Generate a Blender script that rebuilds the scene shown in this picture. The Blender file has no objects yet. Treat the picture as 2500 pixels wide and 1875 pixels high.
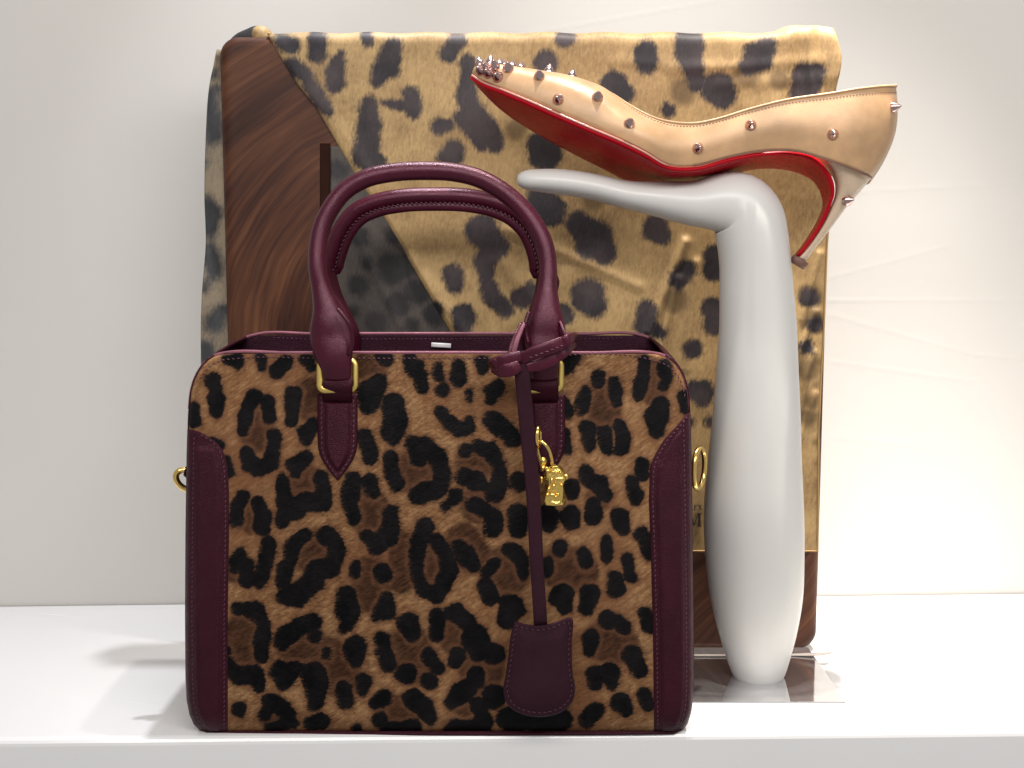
import bpy, bmesh, math, random
import numpy as np
from mathutils import Vector, noise as mnoise
random.seed(4); rng = np.random.default_rng(4)
R = math.radians
scene = bpy.context.scene
C = scene.collection

# ------------------------------------------------------------------ camera
H, F, CX, CY = 0.326, 3264.0, 1250.0, 937.5
TH = math.atan(412.5 / F)
cam_d = bpy.data.cameras.new('camera'); cam = bpy.data.objects.new('camera', cam_d); C.objects.link(cam)
cam_d.lens = 36 * F / 2500; cam_d.sensor_width = 36; cam_d.clip_start = 0.01; cam_d.clip_end = 50
cam.location = (0, 0, H); cam.rotation_euler = (math.pi / 2 - TH, 0, 0)
scene.camera = cam

# ------------------------------------------------------------------ light
world = bpy.data.worlds.new('World'); scene.world = world; world.use_nodes = True
bg = world.node_tree.nodes['Background']
bg.inputs['Color'].default_value = (1.0, 0.985, 0.97, 1); bg.inputs['Strength'].default_value = 0.35
def lamp(name, kind, loc, target, power, color=(1, 1, 1), **kw):
    d = bpy.data.lights.new(name, kind); d.energy = power; d.color = color
    for k, v in kw.items(): setattr(d, k, v)
    o = bpy.data.objects.new(name, d); C.objects.link(o); o.location = loc
    o.rotation_euler = (Vector(target) - Vector(loc)).to_track_quat('-Z', 'Y').to_euler()
    return o
lamp('spot_right', 'SPOT', (0.298, 0.905, 1.12), (0.32, 0.95, 0.0), 92, (1, 0.92, 0.82), spot_size=R(35), spot_blend=1.0, shadow_soft_size=0.009)
lamp('spot_middle', 'SPOT', (0.13, 0.84, 1.15), (0.11, 0.95, 0.2), 42, (1, 0.95, 0.88), spot_size=R(46), spot_blend=1.0, shadow_soft_size=0.014)
lamp('spot_left', 'SPOT', (-0.10, 1.01, 0.95), (-0.24, 0.90, 0.0), 18, (0.95, 0.96, 1.0), spot_size=R(50), spot_blend=0.9, shadow_soft_size=0.012)
lamp('front_fill', 'AREA', (0.10, 0.14, 0.78), (0.08, 0.86, 0.10), 7.5, (1, 0.965, 0.93), shape='RECTANGLE', size=1.2, size_y=0.22)  # unseen soft fill added in front, for the bag face and shelf lip
scene.view_settings.view_transform = 'Standard'; scene.view_settings.look = 'None'
scene.view_settings.exposure = 0.14; scene.view_settings.gamma = 1
scene.cycles.max_bounces = 8

# ------------------------------------------------------------------ geometry helpers
ct, st = math.cos(TH), math.sin(TH)
def P(px, py, Y):
    """point of the place seen at photo position px,py on the vertical plane y = Y"""
    v = -(py - CY)
    d = (px - CX, F * ct + v * st, -F * st + v * ct)
    k = Y / d[1]
    return Vector((d[0] * k, Y, H + d[2] * k))
def G(px, py, z=0.0):
    v = -(py - CY)
    d = (px - CX, F * ct + v * st, -F * st + v * ct)
    k = (z - H) / d[2]
    return Vector((d[0] * k, d[1] * k, z))
def Pn(px, py, Y):
    v = -(py - CY)
    k = Y / (F * ct + v * st)
    return np.stack([(px - CX) * k, Y + 0 * k, H + (-F * st + v * ct) * k], -1)
def proj(V):
    V = np.asarray(V, float)
    dep = V[..., 1] * ct - (V[..., 2] - H) * st
    up = V[..., 1] * st + (V[..., 2] - H) * ct
    return CX + F * V[..., 0] / dep, CY - F * up / dep
def M(npx, Y): return npx * Y / F          # photo pixels to metres at distance Y

def org(o):
    v = Vector((0, 0, 0))
    while o is not None: v += o.location; o = o.parent
    return v
def mk(name, verts, faces, mat, parent=None, smooth=True, attrs=None, solid=0, off=-1):
    me = bpy.data.meshes.new(name)
    V = np.asarray(verts, float).reshape(-1, 3)
    if parent is not None: V = V - np.array(org(parent))
    me.from_pydata(V.tolist(), [], [list(map(int, f)) for f in faces]); me.update()
    if smooth: me.polygons.foreach_set('use_smooth', [True] * len(me.polygons))
    for k, a in (attrs or {}).items():
        at = me.attributes.new(k, 'FLOAT', 'POINT'); at.data.foreach_set('value', np.asarray(a, np.float32).ravel())
    if mat: me.materials.append(mat)
    o = bpy.data.objects.new(name, me); C.objects.link(o)
    if parent is not None: o.parent = parent
    if solid:
        m = o.modifiers.new('thick', 'SOLIDIFY'); m.thickness = solid; m.offset = off
    return o
def grid(nu, nv, wrap_u=False, base=0):
    f = []
    for j in range(nv - 1):
        for i in range(nu if wrap_u else nu - 1):
            a = base + j * nu + i; b = base + j * nu + (i + 1) % nu
            f.append((a, b, b + nu, a + nu))
    return f
class MB:
    """collects pieces of one part"""
    def __init__(s): s.v = []; s.f = []
    def add(s, v, f):
        b = len(s.v); s.v += [tuple(x) for x in v]; s.f += [tuple(b + i for i in q) for q in f]
    def tube(s, pts, hw, hd=None, seg=10, up=(0, 1, 0), cap=True, power=1.0):
        pts = [Vector(p) for p in pts]; n = len(pts); up = Vector(up)
        hw = [hw] * n if isinstance(hw, (int, float)) else list(hw)
        hd = hw if hd is None else ([hd] * n if isinstance(hd, (int, float)) else list(hd))
        v = []
        for i, p in enumerate(pts):
            t = (pts[min(i + 1, n - 1)] - pts[max(i - 1, 0)]).normalized()
            a = t.cross(up)
            if a.length < 1e-4: a = t.cross(Vector((1, 0, 0)))
            a.normalize(); b = a.cross(t).normalized()
            for k in range(seg):
                c, q = math.cos(2 * math.pi * k / seg), math.sin(2 * math.pi * k / seg)
                c = math.copysign(abs(c) ** power, c); q = math.copysign(abs(q) ** power, q)
                v.append(p + a * (c * hw[i]) + b * (q * hd[i]))
        f = grid(seg, n, True)
        if cap: f += [tuple(range(seg - 1, -1, -1)), tuple((n - 1) * seg + k for k in range(seg))]
        s.add(v, f)
    def ring(s, pts, r, seg=8, up=(0, 1, 0), r2=None):
        pts = [Vector(p) for p in pts]; n = len(pts); v = []; up = Vector(up)
        for i, p in enumerate(pts):
            t = (pts[(i + 1) % n] - pts[i - 1]).normalized(); a = t.cross(up)
            if a.length < 1e-4: a = t.cross(Vector((1, 0, 0)))
            a.normalize(); b = a.cross(t).normalized()
            for k in range(seg):
                v.append(p + a * (math.cos(2 * math.pi * k / seg) * r) + b * (math.sin(2 * math.pi * k / seg) * (r2 or r)))
        f = []
        for j in range(n):
            for k in range(seg):
                a, b = j * seg + k, j * seg + (k + 1) % seg
                c, d = ((j + 1) % n) * seg + (k + 1) % seg, ((j + 1) % n) * seg + k
                f.append((a, b, c, d))
        s.add(v, f)
    def ball(s, c, r, nu=14, nv=9, sx=1, sy=1, sz=1):
        v = []
        for j in range(nv):
            a = math.pi * (j + 0.02) / (nv - 1 + 0.04)
            for i in range(nu):
                b = 2 * math.pi * i / nu
                v.append((c[0] + r * sx * math.sin(a) * math.cos(b), c[1] + r * sy * math.sin(a) * math.sin(b), c[2] + r * sz * math.cos(a)))
        s.add(v, grid(nu, nv, True))
    def build(s, name, mat, parent=None, smooth=True, **kw): return mk(name, s.v, s.f, mat, parent, smooth, **kw)
def spline(pts, n):
    """Catmull-Rom through rows of numbers, n samples, even in chord length"""
    A = np.asarray(pts, float)
    d = np.r_[0, np.cumsum(np.linalg.norm(np.diff(A[:, :2], axis=0), axis=1) + 1e-6)]
    T = np.linspace(0, d[-1], n); out = []
    m = np.gradient(A, d, axis=0) if len(A) > 2 else np.gradient(A, axis=0) / (d[1] - d[0])
    for t in T:
        i = min(max(np.searchsorted(d, t) - 1, 0), len(A) - 2); h = d[i + 1] - d[i]; u = (t - d[i]) / h
        out.append((2*u**3 - 3*u**2 + 1) * A[i] + (u**3 - 2*u**2 + u) * h * m[i] + (-2*u**3 + 3*u**2) * A[i+1] + (u**3 - u**2) * h * m[i+1])
    return np.array(out)
def stitches(name, pts, parent, mat, gap=0.0031, ln=0.0019, r=0.00033, normal=(0, -1, 0), tilt=0.3):
    """a row of thread stitches lying on a line of points"""
    pts = [Vector(p) for p in pts]; mb = MB(); acc = 0.0; nrm = Vector(normal)
    for a, b in zip(pts[:-1], pts[1:]):
        L = (b - a).length
        while acc < L:
            t = (b - a).normalized(); s = t.cross(nrm).normalized(); c = a + t * acc
            d = (t + s * tilt).normalized() * ln * 0.5
            mb.tube([c - d - nrm * 0.0002, c - d * 0.5 + nrm * r * 0.6, c + d * 0.5 + nrm * r * 0.6, c + d - nrm * 0.0002], [r * 0.6, r, r, r * 0.6], seg=6)
            acc += gap
        acc -= L
    o = mb.build(name, mat, parent); o['kind'] = 'stuff'
    return o
def thing(name, label, cat, loc):
    o = bpy.data.objects.new(name, None); C.objects.link(o); o.location = loc
    o.empty_display_size = 0.02; o['label'] = label; o['category'] = cat
    return o
def sdf(px, py, chains):
    best = np.full(px.shape, 1e3)
    for ch in chains:
        b = np.full(px.shape, 1e3)
        if len(ch) == 1: ch = ch * 2
        for (x0, y0, r0), (x1, y1, r1) in zip(ch[:-1], ch[1:]):
            dx, dy = x1 - x0, y1 - y0; L = dx * dx + dy * dy + 1e-9
            t = np.clip(((px - x0) * dx + (py - y0) * dy) / L, 0, 1)
            b = np.minimum(b, np.hypot(px - x0 - t * dx, py - y0 - t * dy) - (r0 + t * (r1 - r0)))
        k = 3.0; h = np.clip(0.5 + 0.5 * (best - b) / k, 0, 1)      # slight fusing of neighbours
        best = best * (1 - h) + b * h - k * h * (1 - h)
    return best
def segdist(px, py, x0, y0, x1, y1):
    dx, dy = x1 - x0, y1 - y0
    t = np.clip(((px - x0) * dx + (py - y0) * dy) / (dx * dx + dy * dy), 0, 1)
    return np.hypot(px - x0 - t * dx, py - y0 - t * dy)

# ------------------------------------------------------------------ materials
class N:
    def __init__(s, name):
        s.m = bpy.data.materials.new(name); s.m.use_nodes = True; s.t = s.m.node_tree
        s.b = s.t.nodes['Principled BSDF']; s.co = s.t.nodes.new('ShaderNodeTexCoord').outputs['Object']
    def n(s, ty, ins=None, **kw):
        o = s.t.nodes.new('ShaderNode' + ty)
        for k, v in kw.items(): setattr(o, k, v)
        for k, v in (ins or {}).items(): s.set(o.inputs[k], v)
        return o
    def set(s, sock, v):
        if isinstance(v, bpy.types.NodeSocket): s.t.links.new(v, sock)
        elif isinstance(v, tuple) and len(v) == 3 and sock.type == 'RGBA': sock.default_value = (*v, 1)
        else: sock.default_value = v
    def p(s, **kw):
        for k, v in kw.items(): s.set(s.b.inputs[k.replace('_', ' ')], v)
    def noise(s, scale, detail=4, rough=0.55, vec=None, dist=0): return s.n('TexNoise', {'Vector': vec or s.co, 'Scale': scale, 'Detail': detail, 'Roughness': rough, 'Distortion': dist}).outputs['Fac']
    def mapping(s, rot=(0, 0, 0), scale=(1, 1, 1), vec=None):
        r_ = s.n('Mapping', {'Vector': vec or s.co, 'Rotation': rot}).outputs[0]      # turn first, then stretch
        return s.n('Mapping', {'Vector': r_, 'Scale': scale}).outputs[0]
    def math(s, op, a, b=0.0, clamp=False): return s.n('Math', {0: a, 1: b}, operation=op, use_clamp=clamp).outputs[0]
    def rng(s, v, a, b, c=0.0, d=1.0, smooth=False): return s.n('MapRange', {'Value': v, 'From Min': a, 'From Max': b, 'To Min': c, 'To Max': d}, interpolation_type='SMOOTHSTEP' if smooth else 'LINEAR').outputs[0]
    def mix(s, f, a, b):
        o = s.n('Mix', data_type='RGBA'); s.set(o.inputs[0], f); s.set(o.inputs[6], a); s.set(o.inputs[7], b); return o.outputs[2]
    def ramp(s, f, stops):
        o = s.n('ValToRGB', {'Fac': f}); e = o.color_ramp.elements
        while len(e) < len(stops): e.new(0.5)
        for q, (x, c) in zip(e, stops): q.position = x; q.color = (*c, 1)
        return o.outputs[0]
    def bump(s, h, strength=0.3, dist=0.001, nrm=None):
        i = {'Height': h, 'Strength': strength, 'Distance': dist}
        if nrm is not None: i['Normal'] = nrm
        o = s.n('Bump', i).outputs[0]; s.set(s.b.inputs['Normal'], o); return o
    def attr(s, name): return s.n('Attribute', attribute_name=name).outputs['Fac']

def leather(name, base, rough=0.42, grain=900, strength=0.45, coat=0.0, spec=0.3, tint=(1.0, 0.60, 0.72, 1.0)):
    n = N(name)
    vor = n.n('TexVoronoi', {'Vector': n.co, 'Scale': grain, 'Randomness': 1.0}, feature='DISTANCE_TO_EDGE').outputs['Distance']
    big = n.noise(45, 3)
    c = n.mix(n.rng(big, 0.3, 0.7), tuple(x * 0.8 for x in base), tuple(x * 1.2 for x in base))
    n.p(Base_Color=c, Roughness=n.rng(n.noise(120, 3), 0.3, 0.7, rough - 0.07, rough + 0.09), Coat_Weight=coat, Coat_Roughness=0.2, Specular_IOR_Level=spec, Specular_Tint=tint)
    b1 = n.bump(n.rng(vor, 0, 0.25), strength, 0.0004)
    n.bump(n.noise(160, 4), 0.05, 0.001, b1)
    return n.m
BURG = (0.0255, 0.0017, 0.0066)
M_leather = leather('burgundy_leather', BURG)
M_handle = leather('burgundy_handle_leather', (0.041, 0.0027, 0.0108), 0.31, 1150, 0.17, 0, 0.5)
M_lining = leather('burgundy_lining', (0.020, 0.0026, 0.0095), 0.5)
M_fob = leather('dark_plum_leather', (0.021, 0.0048, 0.0105), 0.6, 1300, 0.5)
M_edge = leather('highlit_leather_edge', (0.20, 0.075, 0.10), 0.35, 600, 0.1)  # burgundy edge paint made paler, the top-light highlight put into its colour
def plain(name, base, rough=0.5, metal=0.0, coat=0.0, bump=0.0, bscale=200, var=0.1, spec=0.5):
    n = N(name)
    c = n.mix(n.rng(n.noise(30, 4), 0.3, 0.7), tuple(x * (1 - var) for x in base), tuple(min(1, x * (1 + var)) for x in base))
    n.p(Base_Color=c, Roughness=n.rng(n.noise(90, 3), 0.3, 0.7, rough * 0.88, rough * 1.12), Metallic=metal, Coat_Weight=coat, Specular_IOR_Level=spec)
    if bump: n.bump(n.noise(bscale, 4), bump, 0.001)
    return n.m
M_thread = plain('burgundy_thread', (0.085, 0.024, 0.042), 0.45)
M_gold = plain('polished_gold', (0.86, 0.60, 0.20), 0.16, 1.0, var=0.05)
M_goldflat = plain('brushed_gold', (0.80, 0.58, 0.18), 0.38, 1.0, var=0.06)
M_goldcarved = plain('carved_gold', (0.88, 0.62, 0.17), 0.2, 1.0, bump=0.5, bscale=500, var=0.08)
M_spike = plain('rose_pewter', (0.56, 0.40, 0.38), 0.17, 1.0, var=0.04)
M_white = plain('white_lacquer', (0.62, 0.61, 0.585), 0.38, coat=0.08, var=0.01)
M_steel = plain('mirror_steel', (0.78, 0.78, 0.80), 0.06, 0.9, var=0.02)
M_tag = plain('white_tag', (0.8, 0.78, 0.8), 0.4)
M_nude = leather('nude_calf_leather', (0.45, 0.275, 0.145), 0.36, 1500, 0.12, 0.04, 0.5, (1, 1, 1, 1))
M_nudelin = leather('nude_lining', (0.50, 0.34, 0.20), 0.5, 1500, 0.1)
M_heel = plain('pearly_heel_cover', (0.55, 0.42, 0.30), 0.27, coat=0.2, var=0.04)
M_red = plain('red_lacquer_sole', (0.36, 0.0030, 0.0105), 0.27, coat=0.0, var=0.06, spec=0.10)
M_edge_highlight = plain('sole_edge_highlight', (0.52, 0.22, 0.18), 0.25)  # pink of a highlight, painted as base colour
M_tip = plain('brown_heel_tip', (0.16, 0.08, 0.06), 0.5)
M_hem = plain('gold_hem_thread', (0.33, 0.20, 0.075), 0.65)
M_print = plain('printed_ink', (0.018, 0.012, 0.012), 0.6)
M_borderline = plain('dark_brown_strip', (0.028, 0.0105, 0.007), 0.7, spec=0.05)  # dark brown strip along the inner edge of the wood border
M_hemgrey = plain('pale_hem_cloth', (0.34, 0.30, 0.28), 0.6)
# setting
n = N('wall_paint'); n.p(Base_Color=n.mix(n.rng(n.noise(3, 4), 0.3, 0.7), (0.665, 0.64, 0.605), (0.695, 0.67, 0.635)), Roughness=0.55)
n.bump(n.noise(25, 5), 0.05, 0.004); M_wall = n.m
n = N('white_gloss_shelf'); n.p(Base_Color=n.mix(n.rng(n.noise(4, 4), 0.3, 0.7), (0.78, 0.775, 0.78), (0.81, 0.805, 0.81)), Roughness=n.rng(n.noise(30, 4), 0.3, 0.7, 0.12, 0.18))
scr = n.rng(n.noise(1.0, 4, 0.6, n.mapping((0, 0, R(17)), (7, 260, 1))), 0.66, 0.74, smooth=True)
n.p(Roughness=n.math('ADD', n.rng(n.noise(30, 5), 0.3, 0.7, 0.11, 0.20), n.math('MULTIPLY', scr, 0.2)))
dust = n.rng(n.noise(420, 3, 0.7), 0.66, 0.74)
n.p(Base_Color=n.mix(n.math('MULTIPLY', dust, 0.22), n.mix(n.rng(n.noise(4, 4), 0.3, 0.7), (0.775, 0.77, 0.775), (0.81, 0.805, 0.81)), (0.45, 0.44, 0.43)))
n.bump(n.noise(18, 3), 0.03, 0.003); M_shelf = n.m

def calf_hair():
    n = N('leopard_calf_hair')
    sd = n.attr('sd'); br = n.attr('br')
    hair = n.noise(1.0, 5, 0.65, n.mapping((0, R(24), 0), (330, 420, 1350)))
    hair2 = n.noise(1.0, 4, 0.6, n.mapping((0, R(34), 0), (150, 160, 620)))
    blot = n.noise(55, 5, 0.6); blot2 = n.noise(16, 3)
    d = n.math('ADD', sd, n.math('ADD', n.rng(hair, 0.25, 0.75, -3, 3), n.math('ADD', n.rng(blot, 0.3, 0.7, -5, 5), n.rng(n.noise(95, 3), 0.3, 0.7, -4, 4))))
    tan = n.ramp(n.math('ADD', n.math('MULTIPLY', hair2, 0.5), n.math('MULTIPLY', blot, 0.5)), [(0.30, (0.12, 0.051, 0.023)), (0.46, (0.235, 0.118, 0.052)), (0.62, (0.39, 0.225, 0.108))])
    tan = n.mix(n.rng(blot2, 0.50, 0.68, 0, 0.7), tan, (0.165, 0.066, 0.030))
    tan = n.mix(n.rng(n.noise(330, 3, 0.7), 0.50, 0.66, 0, 0.55), tan, (0.17, 0.068, 0.032))
    brown = n.ramp(hair2, [(0.3, (0.018, 0.0075, 0.005)), (0.7, (0.066, 0.025, 0.0135))])
    bf = n.rng(n.math('ADD', br, n.rng(blot, 0.3, 0.7, -0.3, 0.3)), 0.02, 0.7, smooth=True)
    col = n.mix(n.math('MULTIPLY', bf, 0.92), tan, brown)
    halo = n.rng(d, 1, 15, 0.62, 0.0, smooth=True)
    col = n.mix(halo, col, (0.15, 0.066, 0.034))
    black = n.ramp(n.noise(60, 4), [(0.35, (0.0030, 0.0028, 0.0038)), (0.7, (0.010, 0.0082, 0.0086))])
    col = n.mix(n.rng(d, -3.5, 3.5, 1, 0, smooth=True), col, black)
    n.p(Base_Color=col, Roughness=0.55, Specular_IOR_Level=0.09, Sheen_Weight=0.0)
    b = n.bump(hair, 0.5, 0.0006); n.bump(hair2, 0.4, 0.0012, b)
    return n.m
M_hair = calf_hair()

def silk(name, light, dark, spot, spot2, soft=9.0, rough=0.56):
    n = N(name)
    sd = n.attr('sd'); br = n.attr('br')
    hair = n.noise(1.0, 5, 0.65, n.mapping((0, R(-10), 0), (620, 300, 230)))
    blot = n.noise(22, 5, 0.62); blot2 = n.noise(70, 4)
    d = n.math('ADD', sd, n.math('ADD', n.rng(hair, 0.25, 0.75, -5, 5), n.rng(blot2, 0.3, 0.7, -5, 5)))
    col = n.mix(n.rng(n.math('ADD', n.math('MULTIPLY', blot, 0.6), n.math('MULTIPLY', hair, 0.4)), 0.34, 0.60), dark, light)
    col = n.mix(n.math('MULTIPLY', n.rng(n.math('ADD', br, n.rng(blot, 0.3, 0.7, -0.3, 0.3)), 0.1, 0.8, smooth=True), 0.75), col, tuple(x * 0.42 for x in dark))
    sp = n.mix(n.rng(n.math('ADD', n.noise(20, 3), n.rng(hair, 0.3, 0.7, -0.07, 0.07)), 0.40, 0.68), spot, spot2)
    col = n.mix(n.rng(d, -soft, soft, 1, 0, smooth=True), col, sp)
    n.p(Base_Color=col, Roughness=rough, Sheen_Weight=0.05, Specular_IOR_Level=0.35)
    w = n.n('TexWave', {'Vector': n.co, 'Scale': 700.0, 'Distortion': 0.5}, bands_direction='DIAGONAL').outputs['Fac']
    b = n.bump(w, 0.05, 0.0003); n.bump(n.noise(30, 3), 0.12, 0.003, b)
    return n.m
M_silk = silk('golden_leopard_silk', (0.46, 0.305, 0.135), (0.20, 0.118, 0.049), (0.015, 0.011, 0.015), (0.060, 0.043, 0.045))
M_sheer = silk('dark_leopard_silk', (0.088, 0.072, 0.062), (0.050, 0.044, 0.042), (0.016, 0.014, 0.016), (0.034, 0.029, 0.031), 12)
M_flap = silk('grey_leopard_silk', (0.34, 0.265, 0.175), (0.17, 0.14, 0.11), (0.032, 0.032, 0.036), (0.075, 0.075, 0.08), 14)

def wood_print(center):
    n = N('wood_print_silk')
    s = n.n('SeparateXYZ', {0: n.co})
    x = n.math('SUBTRACT', s.outputs[0], center[0]); z = n.math('SUBTRACT', s.outputs[2], center[1])
    wob = n.noise(9, 2)
    r = n.math('ADD', n.math('SQRT', n.math('ADD', n.math('MULTIPLY', x, x), n.math('MULTIPLY', z, z))), n.math('MULTIPLY', wob, 0.022))
    a = n.math('ARCTAN2', z, x)
    def field(fr, fa, dep): 
        v = n.n('CombineXYZ', {0: n.math('MULTIPLY', r, fr), 1: n.math('MULTIPLY', a, fa), 2: n.math('MULTIPLY', s.outputs[1], 30.0)}).outputs[0]
        return n.noise(1.0, dep, 0.62, v)
    broad = field(46, 0.9, 3); fine = field(330, 2.2, 5)
    f = n.math('ADD', n.math('MULTIPLY', broad, 0.62), n.math('MULTIPLY', fine, 0.42))
    c = n.ramp(f, [(0.34, (0.024, 0.0085, 0.0055)), (0.46, (0.052, 0.0178, 0.0103)), (0.56, (0.094, 0.0345, 0.0168)), (0.70, (0.175, 0.070, 0.031))])
    n.p(Base_Color=c, Roughness=0.5, Specular_IOR_Level=0.22)
    n.bump(fine, 0.05, 0.0006)
    return n.m

# ------------------------------------------------------------------ the setting: shelf and wall
f0, f1 = G(0, 1806), G(2500, 1780)              # shelf front edge
w0, w1 = G(0, 1480), G(2500, 1449)              # where the wall meets the shelf
fd = (f1 - f0).normalized(); fp = Vector((-fd.y, fd.x, 0)); wd = (w1 - w0).normalized(); wn = Vector((-wd.y, wd.x, 0))
A0, A1 = f0 - fd * 0.5, f1 + fd * 0.5; B0, B1 = w0 - wd * 0.5 - wn * 0.0016, w1 + wd * 0.5 - wn * 0.0016
TS = 0.0310; rr = 0.0048
prof = [(0.05, -TS)] + [(rr - rr * math.sin(R(90 * k / 4)), -TS + rr - rr * math.cos(R(90 * k / 4))) for k in range(5)] + [(rr - rr * math.cos(R(90 * k / 4)), -rr + rr * math.sin(R(90 * k / 4))) for k in range(5)]
v = []
for q, z in prof: v += [A0 + fp * q + Vector((0, 0, z)), A1 + fp * q + Vector((0, 0, z))]
v += [B0, B1, B0 + Vector((0, 0, -TS)), B1 + Vector((0, 0, -TS))]
fs = grid(2, len(prof) + 2); fs.append((len(v) - 2, len(v) - 1, 1, 0))
sh = mk('shelf', v, fs, M_shelf, smooth=False); sh['kind'] = 'structure'; sh['label'] = 'white glossy display shelf with a thick front edge'
NU, NV = 430, 330
uu = np.concatenate([np.linspace(-0.6, 0, 14)[:-1], np.linspace(0, 1, NU - 26), np.linspace(1, 1.6, 14)[1:]])
zz = np.concatenate([np.linspace(-0.5, -0.005, 6)[:-1], np.linspace(-0.005, 0.56, NV - 16), np.linspace(0.56, 1.6, 12)[1:]])
U, Z = np.meshgrid(uu, zz)
wl = (w1 - w0).length
W = np.stack([w0.x + wd.x * U * wl, w0.y + wd.y * U * wl, Z], -1)
qx, qy = proj(W)
h = np.zeros_like(qx)
for a in [(1290, 82, 1750, 2), (2020, 679, 2318, 599), (2020, 734, 2500, 734), (2020, 766, 2386, 868), (2386, 868, 2500, 876), (2020, 881, 2386, 932), (2070, 469, 2500, 446), (2363, 237, 2500, 248), (2330, 1012, 2410, 944), (2020, 1066, 2270, 1090)]:
    d = segdist(qx, qy, *a); h += 0.00018 * np.exp(-(d / 2.4) ** 2) + 0.00002 * np.exp(-(d / 14) ** 2)
W -= np.array(wn) * (h[..., None] + 0.0006 * np.sin(qx / 210)[..., None] * np.sin(qy / 170)[..., None])
wa = mk('wall', W.reshape(-1, 3), grid(len(uu), len(zz)), M_wall); wa['kind'] = 'structure'; wa['label'] = 'white display wall with faint creases behind the shelf'

# ------------------------------------------------------------------ scarf wrapped round a square board
YB = 0.972
xl_, xr_ = P(533, 130, YB).x, P(2004, 1300, YB).x
zt = P(1250, 88, YB).z
scarf = thing('silk_scarf', 'leopard and wood print silk scarf folded round an upright square board behind the bag', 'scarf', ((xl_ + xr_) / 2, YB + 0.015, 0.0))
so = org(scarf)
ctr = P(1100, 850, YB)
M_wood = wood_print((ctr.x - so.x, ctr.z - so.z))
# rounded body: the printed wood border
def rounded_slab(x0, x1, z0, z1, y0, y1, rc, re, nc=8, ne=5):
    """slab with rounded outline corners rc and rounded front edges re, front at y0"""
    outl = []
    for cx_, cz_, a0 in ((x1 - rc, z1 - rc, 0), (x0 + rc, z1 - rc, 90), (x0 + rc, z0 + rc, 180), (x1 - rc, z0 + rc, 270)):
        for k in range(nc + 1):
            a = R(a0 + 90 * k / nc); outl.append((cx_ + rc * math.cos(a), cz_ + rc * math.sin(a), math.cos(a), math.sin(a)))
    v = []; n = len(outl)
    lay = [(re - re * math.sin(R(90 * k / ne)), y0 + re - re * math.cos(R(90 * k / ne))) for k in range(ne + 1)]
    lay += [(re - re * math.cos(R(90 * k / ne)), y1 - re + re * math.sin(R(90 * k / ne))) for k in range(ne + 1)]
    for ins, y in lay:
        for ox, oz, nx, nz in outl: v.append((ox - nx * ins, y, oz - nz * ins))
    f = grid(n, len(lay), True) + [tuple(range(n - 1, -1, -1)), tuple((len(lay) - 1) * n + k for k in range(n))]
    return v, f
v, f = rounded_slab(xl_, xr_, 0.0012, zt, YB, YB + 0.028, 0.0135, 0.007)
mk('wood_print_border', v, f, M_wood, scarf)

EQ = lambda t: (lambda ch: [(400 + x / 2.212, y / 2.212, r / 2.212) for x, y, r in ch])(t)
FQ = lambda ch: [(1100 + x / 1.843, y / 1.843, r / 1.843) for x, y, r in ch]
GQ = lambda ch: [(400 + x / 2.011, 350 + y / 2.011, r / 2.011) for x, y, r in ch]
AQ = lambda ch: [(400 + x / 2.765, 800 + y / 2.765, r / 2.765) for x, y, r in ch]
BQ = lambda ch: [(400 + x / 2.765, 1300 + y / 2.765, r / 2.765) for x, y, r in ch]
CQ = lambda ch: [(1150 + x / 2.765, 750 + y / 2.765, r / 2.765) for x, y, r in ch]
DQ = lambda ch: [(1150 + x / 2.107, 1300 + y / 2.107, r / 2.107) for x, y, r in ch]
spots_foldshade = [EQ(c) for c in [
 [(640,225,48),(690,245,48)], [(830,220,55),(835,290,50)], [(960,290,14),(940,340,38),(920,400,50),(930,455,46)], [(1235,255,50),(1225,320,60),(1175,390,50),(1150,440,32)], [(1235,380,42)],
 [(1330,515,44),(1345,590,50)], [(1190,555,18),(1280,570,34)], [(1110,575,55),(1110,660,60),(1105,760,66),(1080,850,68),(1170,870,38)], [(1495,680,46),(1545,670,22)],
 [(1545,285,52),(1590,215,46)], [(1640,330,42),(1640,430,45),(1640,560,58),(1690,650,75),(1760,720,62),(1790,790,42)], [(1600,630,40),(1720,780,36)], [(1560,830,70),(1510,850,36)], [(2040,790,80),(2060,860,60)],
 [(1090,190,28),(1100,225,24)], [(690,350,42),(770,420,42),(850,560,38),(890,600,28)], [(2060,340,66)], [(2080,1130,80),(2030,1110,40)]]]  # chain down the diagonal edge is the fold's shadow, drawn as a dark spot
spots_foldshade += [FQ(c) for c in [
 [(875,240,55),(885,285,50)], [(1070,175,60),(1075,250,58),(1085,310,48),(1105,370,38)], [(1385,250,72),(1420,215,44),(1340,300,36)], [(1200,400,72),(1225,430,58)], [(1600,360,72),(1580,430,58)], [(1640,320,36)],
 [(740,380,60),(780,420,48)], [(980,500,32)], [(520,170,42)], [(420,690,75),(400,640,50)], [(440,940,80),(410,890,60)], [(580,1010,58),(640,1080,86),(690,1130,56)], [(920,1030,60),(950,1060,38)], [(1195,1150,50),(1185,1220,45)],
 [(1060,1210,40),(1020,1260,40)], [(620,1340,80),(640,1370,58)], [(1180,1390,50),(1190,1460,45)], [(880,1400,45),(870,1460,40),(950,1500,28)], [(510,1410,44)], [(1090,1570,42)], [(1610,1340,40)], [(1640,1460,34)], [(1600,1560,36)]]]
spots_foldshade += [GQ(c) for c in [[(1560,430,78),(1620,500,70),(1570,590,48),(1590,680,40),(1620,760,44),(1680,820,40)], [(1420,650,50),(1430,700,44)], [(1470,850,58),(1470,890,44)], [(1760,760,58),(1800,730,48)], [(1330,820,40)]]]
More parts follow.
